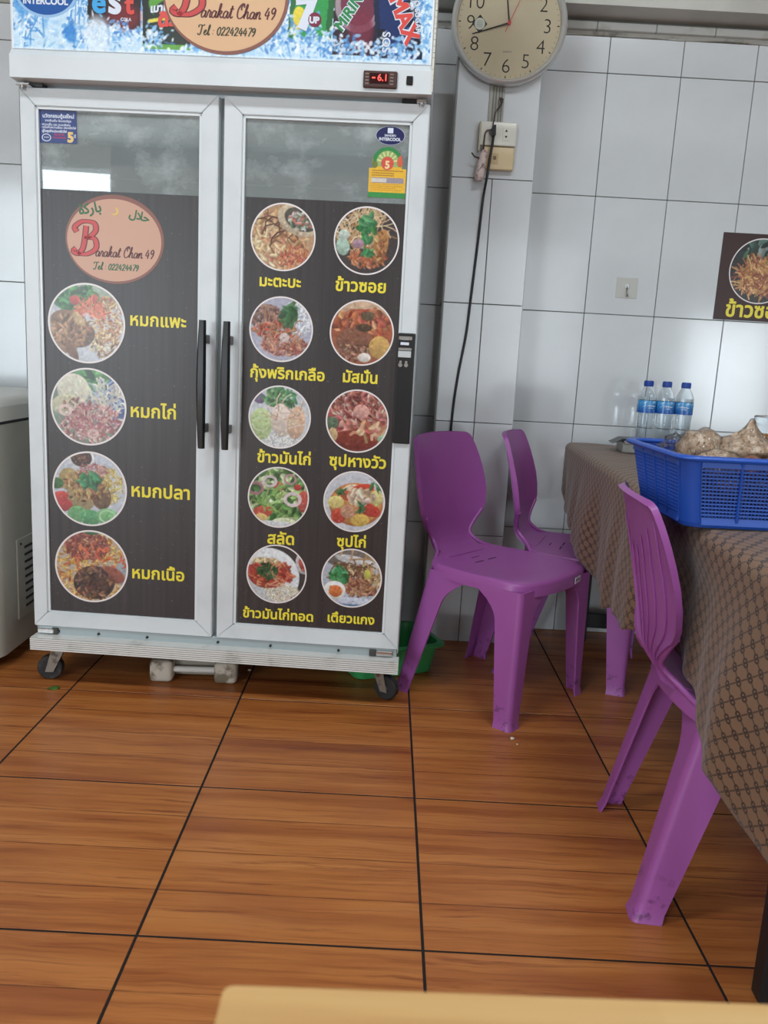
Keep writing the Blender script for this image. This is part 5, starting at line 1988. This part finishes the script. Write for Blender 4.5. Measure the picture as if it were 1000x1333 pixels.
hand('hour_hand', 351, R * .50, .0, .0024, .0014, -.0235, m_ink)
hand('minute_hand', 252, R * .66, .0, .0026, .0014, -.0258, m_ink)
m_redh = M('clock_red', srgb(206, 70, 66), .4)
hand('second_hand', 23, R * .72, R * .16, .0012, .0006, -.0278, m_redh)
B().cyl((0, -.021, 0), (0, -.031, 0), .0055, n=20).make('hub', m_redh, ck, 40)
flat_text('dial_lettering', 'QUARTZ', m_ink, ck, -.014, .014, -R * .46, FY, .0)
b = B()
c0 = (-.0925, -.005)
b.poly([(c0[0] - .024, FY - .0004, c0[1]), (c0[0], FY - .0004, c0[1] - .027), (c0[0] + .024, FY - .0004, c0[1]), (c0[0], FY - .0004, c0[1] + .027)], [(0, 1, 2, 3)])
b.make('dial_sticker', M('sticker_dark_green', srgb(54, 62, 46), .4), ck)
obj('dial_sticker', ellipse_mesh(c0[0], c0[1], .0165, .0172, FY - .0008), M('sticker_pale', srgb(206, 208, 196), .4), ck)
k = B()
for q in range(6):
    w = .010 * math.sqrt(max(.1, 1 - ((q - 2.5) / 3.6) ** 2))
    k.box(c0[0] - w, c0[0] + w, FY - .0013, FY - .0011, c0[1] + .009 - q * .0036, c0[1] + .0102 - q * .0036)
o = k.make('sticker_print', M('sticker_print_grey', srgb(150, 152, 140), .5), ck)
o['kind'] = 'stuff'
B().lathe([(.001, -.0335), (R * .90, -.0300), (R * .90, -.0290), (.001, -.0325)], 48, axis='y').make('glass', M('clock_glass', (.97, .98, .98), .03, trans=1.0, ior=1.06), ck, 60)

# ---- flat cables running from the clock to the socket
cb = tag(empty('flat_cable_run', (.3015, PY, 1.83)), 'bundle of grey flat cables on the pillar between clock and socket', 'cable')
for k, (dx, w) in enumerate(((-.020, .006), (-.009, .0042), (.001, .0042), (.010, .0042), (.019, .0036))):
    B().box(dx - w, dx + w, -.005 - .001 * (k % 2), -.0005, -.062, .14, .0012, 1).make('cable', M('cable_grey_%d' % (k % 2), srgb(150 - 14 * (k % 2), 148 - 14 * (k % 2), 140 - 14 * (k % 2)), .5), cb)
# ---- sockets
so = tag(empty('wall_socket', (.3105, PY, 1.733)), 'glossy off-white double wall socket with a black plug in it', 'socket')
m_sock = M('ivory_plastic', srgb(210, 207, 196), .22)
B().box(-.060, .060, -.024, -.001, -.036, .037, .004, 3).make('plate', m_sock, so, 40)
B().box(-.0615, -.0560, -.030, -.004, -.055, .034, .001, 1).make('side_clip', M('clip_beige', srgb(176, 166, 146), .5), so)
for dx in (-.022, .026):
    B().box(dx - .0115, dx + .0115, -.0252, -.0235, -.020, .020, .0008, 1).make('outlet', M('outlet_white', srgb(212, 210, 200), .3), so)
for zz, s in ((.010, 1), (-.008, -1)):
    B().poly([(.026 - .0045, -.0256, zz - .003 * s), (.026 + .0045, -.0256, zz - .003 * s), (.026, -.0256, zz + .005 * s)], [(0, 1, 2)]).make('pin_slot', m_black, so)
sp2 = tag(empty('switch_plate', (.318, PY, 1.660)), 'cream phone outlet plate just below the double socket', 'plate')
m_cream = M('cream_plastic', srgb(204, 182, 142), .35)
B().box(-.052, .050, -.022, -.001, -.036, .0345, .0045, 3).make('plate', m_cream, sp2, 40)
B().box(-.024, -.002, -.0234, -.0215, -.018, .014, .0008, 1).make('jack_insert', M('jack_beige', srgb(184, 160, 120), .45), sp2)
B().box(-.018, -.008, -.0238, -.0228, -.006, .006, .0006, 1).make('jack_port', M('jack_dark', srgb(110, 84, 56), .5), sp2)

# ---- black plug and power cord hanging down behind the chair
pc = tag(empty('power_cord', (.292, PY, 0)), 'black plug and power cord hanging from the socket down behind the front chair', 'cord')
B().prism([(-.012, 1.735), (.001, 1.752), (.007, 1.752), (.008, 1.722), (-.002, 1.722)], 'y', -.055, -.0255).make('plug', m_black, pc)
pts = [(.002, -.040, 1.728), (.001, -.040, 1.70), (-.003, -.036, 1.66), (-.008, -.030, 1.60), (-.014, -.012, 1.53), (-.020, -.008, 1.40), (-.031, -.008, 1.20), (-.038, -.008, 1.09), (-.056, -.008, .95), (-.066, -.008, .80), (-.070, -.008, .5), (-.06, -.008, .2)]
B().tube(catmull(pts, 5), .0042, 8).make('cord', m_black, pc, 60)
wr = tag(empty('tape_wrapped_cable', (.2625, PY - .024, 1.62)), 'cable joint wrapped in pinkish-white tape, dangling left of the cream plate', 'cable')
b = B()
pts = [(.010, 0, .058), (.004, -.004, .040), (.0, -.004, .010), (-.004, -.002, -.025), (-.004, 0, -.034)]
b.tube(catmull(pts, 3), [.011, .012, .0125, .013, .014, .0145, .015, .0155, .016, .0155, .015, .012, .008][:len(catmull(pts, 3))], 9)
b.make('tape_wrap', M('pinkish_tape', srgb(206, 188, 182), .6, var=(60, srgb(160, 130, 124), .5, .62), bump=(70, .8, .004)), wr, 50)
m_brown = M('brown_wire', srgb(66, 50, 46), .5)
B().tube(catmull([(.004, -.006, .05), (.004, -.006, .09), (.008, -.006, .118), (.026, -.006, .125), (.030, -.008, .150), (.034, -.006, .175), (.048, -.004, .198), (.056, .010, .214)], 4), .0022, 6).make('wire', m_brown, wr, 60)
B().tube(catmull([(.040, .008, .186), (.052, .004, .205), (.046, .006, .222), (.058, .008, .218)], 4), .0028, 6).make('wire_knot', m_brown, wr, 60)
B().tube(catmull([(-.004, -.008, .035), (-.022, -.008, .038), (-.034, -.008, .050)], 4), .0026, 6).make('wire_tail', m_brown, wr, 60)
B().tube(catmull([(-.012, -.014, -.010), (.002, -.019, .008), (.012, -.012, .022)], 4), .0012, 5).make('binding_string', m_brown, wr, 60)

# ================================================================== BACK WALL FITTINGS
hk = tag(empty('wall_hook', (.8355, Wy, 1.295)), 'small clear adhesive pad with a metal hook on the white tiles', 'hook')
B().box(-.038, .038, -.0016, -.0002, -.0355, .0355, .0006, 1).make('adhesive_pad', M('hook_pad', srgb(186, 186, 180), .12), hk)
B().tube(catmull([(0, -.004, .006), (0, -.006, -.010), (0, -.010, -.026), (0, -.018, -.030), (0, -.022, -.022)], 4), .0022, 8).make('hook', m_steel, hk, 60)
B().cyl((0, -.0015, .006), (0, -.005, .006), .008, n=16).make('hook_base', m_chrome, hk, 40)

ps = tag(empty('menu_poster', (1.157, Wy, 1.204)), 'dark brown menu poster with noodle photo on the tiled wall at the right edge', 'poster')
m_pbr = M('poster_dark_brown', srgb(62, 38, 36), .4, var=(3, srgb(54, 32, 32), .4, .7))
B().box(0, .42, -.003, -.0003, .0, .300, .0004, 1).make('poster_sheet', m_pbr, ps)
p = disc_ops(DISH['wallnoodle'][1], DISH['wallnoodle'][0], 130)
pcx, pcz, prr = .148, .173, .113
obj('dish_picture', p.mesh('dish_picture', pcx - prr, pcx + prr, pcz - prr, pcz + prr, -.0034, lambda X, Z: (X - pcx) ** 2 + (Z - pcz) ** 2 <= (prr * .985) ** 2), m_pic, ps)
obj('picture_rim', ring(prr * .965, prr), m_ringw, ps, (pcx, -.0038, pcz))
flat_text('lettering', 'ข้าวซอย', m_yel, ps, .040, .262, .013, -.0038, .028)

# ================================================================== NEAR TABLE, SCRAPS
m_pine = bpy.data.materials.new('pale_pine')
m_pine.use_nodes = True
n = N(m_pine)
bs = m_pine.node_tree.nodes['Principled BSDF']
oc = n.obj()
g1 = n.noise(n.mapping(oc, (2.2, 30, 4)), 1, 4)
blk = n.new('ShaderNodeSeparateXYZ')
n.l.new(oc, blk.inputs[0])
seg_ = n.math('FLOOR', n.math('MULTIPLY', blk.outputs[0], 5.2))
wn = n.new('ShaderNodeTexWhiteNoise', noise_dimensions='1D')
n.l.new(seg_, wn.inputs['W'])
c = n.ramp(g1, [(.3, srgb(180, 134, 80)), (.5, srgb(202, 162, 104)), (.7, srgb(212, 178, 124))])
c = n.mix(n.math('MULTIPLY', wn.outputs[0], .35), c, srgb(186, 142, 86))
n.l.new(c, bs.inputs['Base Color'])
bs.inputs['Roughness'].default_value = .4
nt = tag(empty('pine_table', (-.058, .3135, 0), math.radians(1.2)), 'pale pine table edge in the near foreground', 'table')
tt = B()
tt.prism(rrect(0, 1.15, -.75, 0, .005, 4), 'z', .712, .74)
tt.make('tabletop', m_pine, nt, 40)
for lx, ly in ((.07, -.68), (1.08, -.07), (1.08, -.68)):
    B().box(lx - .025, lx + .025, ly - .025, ly + .025, 0, .712, .004, 1).make('leg', m_pine, nt)
B().box(.05, 1.1, -.70, -.66, .64, .712, .003, 1).make('apron', m_pine, nt)

lf = B()
lf.grid(lambda i, j: ((i - 3) * .006, (j - 2) * .006 * (1 - ((i - 3) / 3.6) ** 2), .0022 + .002 * math.sin(i * 1.3) * math.cos(j)), 7, 5)
o = lf.make('leaf_scrap', M('leaf_green', srgb(70, 112, 40), .5), None, 60, (-.935, 2.257, 0), (0, 0, .3))
tag(solid(o, .0008), 'small scrap of green leaf on the floor tiles near the left caster', 'leaf')
for (x, y, s, lab) in ((.391, 2.085, .0065, 'larger white crumb on the floor in front of the front chair leg'), (.40, 2.055, .0032, 'tiny white crumb on the floor in front of the front chair leg'), (-.395, 2.47, .006, 'white scrap on the floor under the cooler, right of the dumbbell')):
    b = blob(s, s * .7, s * .5, x * 9, .4, 2, .1, 2)
    tag(b.make('food_crumb', M('crumb_white', srgb(214, 206, 184), .6), None, 180, (x, y, s * .5)), lab, 'crumb', 'crumbs on the floor')

# ---- ceiling fan in the room behind the camera (seen in the cooler's glass)
fn = tag(empty('ceiling_fan', (-.15, -3.9, 2.62)), 'small three-blade ceiling fan mirrored in the cooler glass', 'fan')
B().cyl((0, 0, .05), (0, 0, .58), .012, n=12).make('down_rod', m_blk, fn, 40)
B().lathe([(.03, -.05), (.07, -.03), (.075, .02), (.04, .06)], 24).make('motor', m_blk, fn, 40)
for k in range(3):
    a = math.radians(120 * k + 200)
    b = B().box(.06, .40, -.05, .05, -.004, .004, .002, 1)
    o = b.make('blade', m_blk, fn)
    o.rotation_euler = (.2, 0, a)


# ---- added fill lamps in batten form on the ceiling (out of view overhead)
m_fill_tube = M('fill_tube', (.9, .9, .9), .4, emit=((1.0, .98, .94), 6.0))
for k, (x, y, lab) in enumerate(((-1.0, .6, 'added batten-shaped fill lamp on the ceiling, out of view, nearest the cooler'), (.9, .7, 'added batten-shaped fill lamp on the ceiling, out of view, above the long table'), (-1.6, -2.0, 'added batten-shaped fill lamp on the ceiling, out of view, between the two beams'))):
    t = tag(empty('fill_batten', (x, y, ZC)), lab, 'lamp', 'added ceiling fill lamps')
    B().box(-.62, .62, -.04, .04, -.05, -.002, .004, 1).make('housing', m_white, t)
    B().cyl((-.6, 0, -.072), (.6, 0, -.072), .014, n=16).make('tube', m_fill_tube, t, 40)
    d = bpy.data.lights.new('fill_light', 'AREA')
    d.shape = 'RECTANGLE'
    d.size, d.size_y, d.energy, d.color = 1.2, .12, FILL_W, (.88, .95, 1.0)
    o = bpy.data.objects.new('fill_light', d)
    COL.objects.link(o)
    o.parent = t
    o.location = (0, 0, -.09)
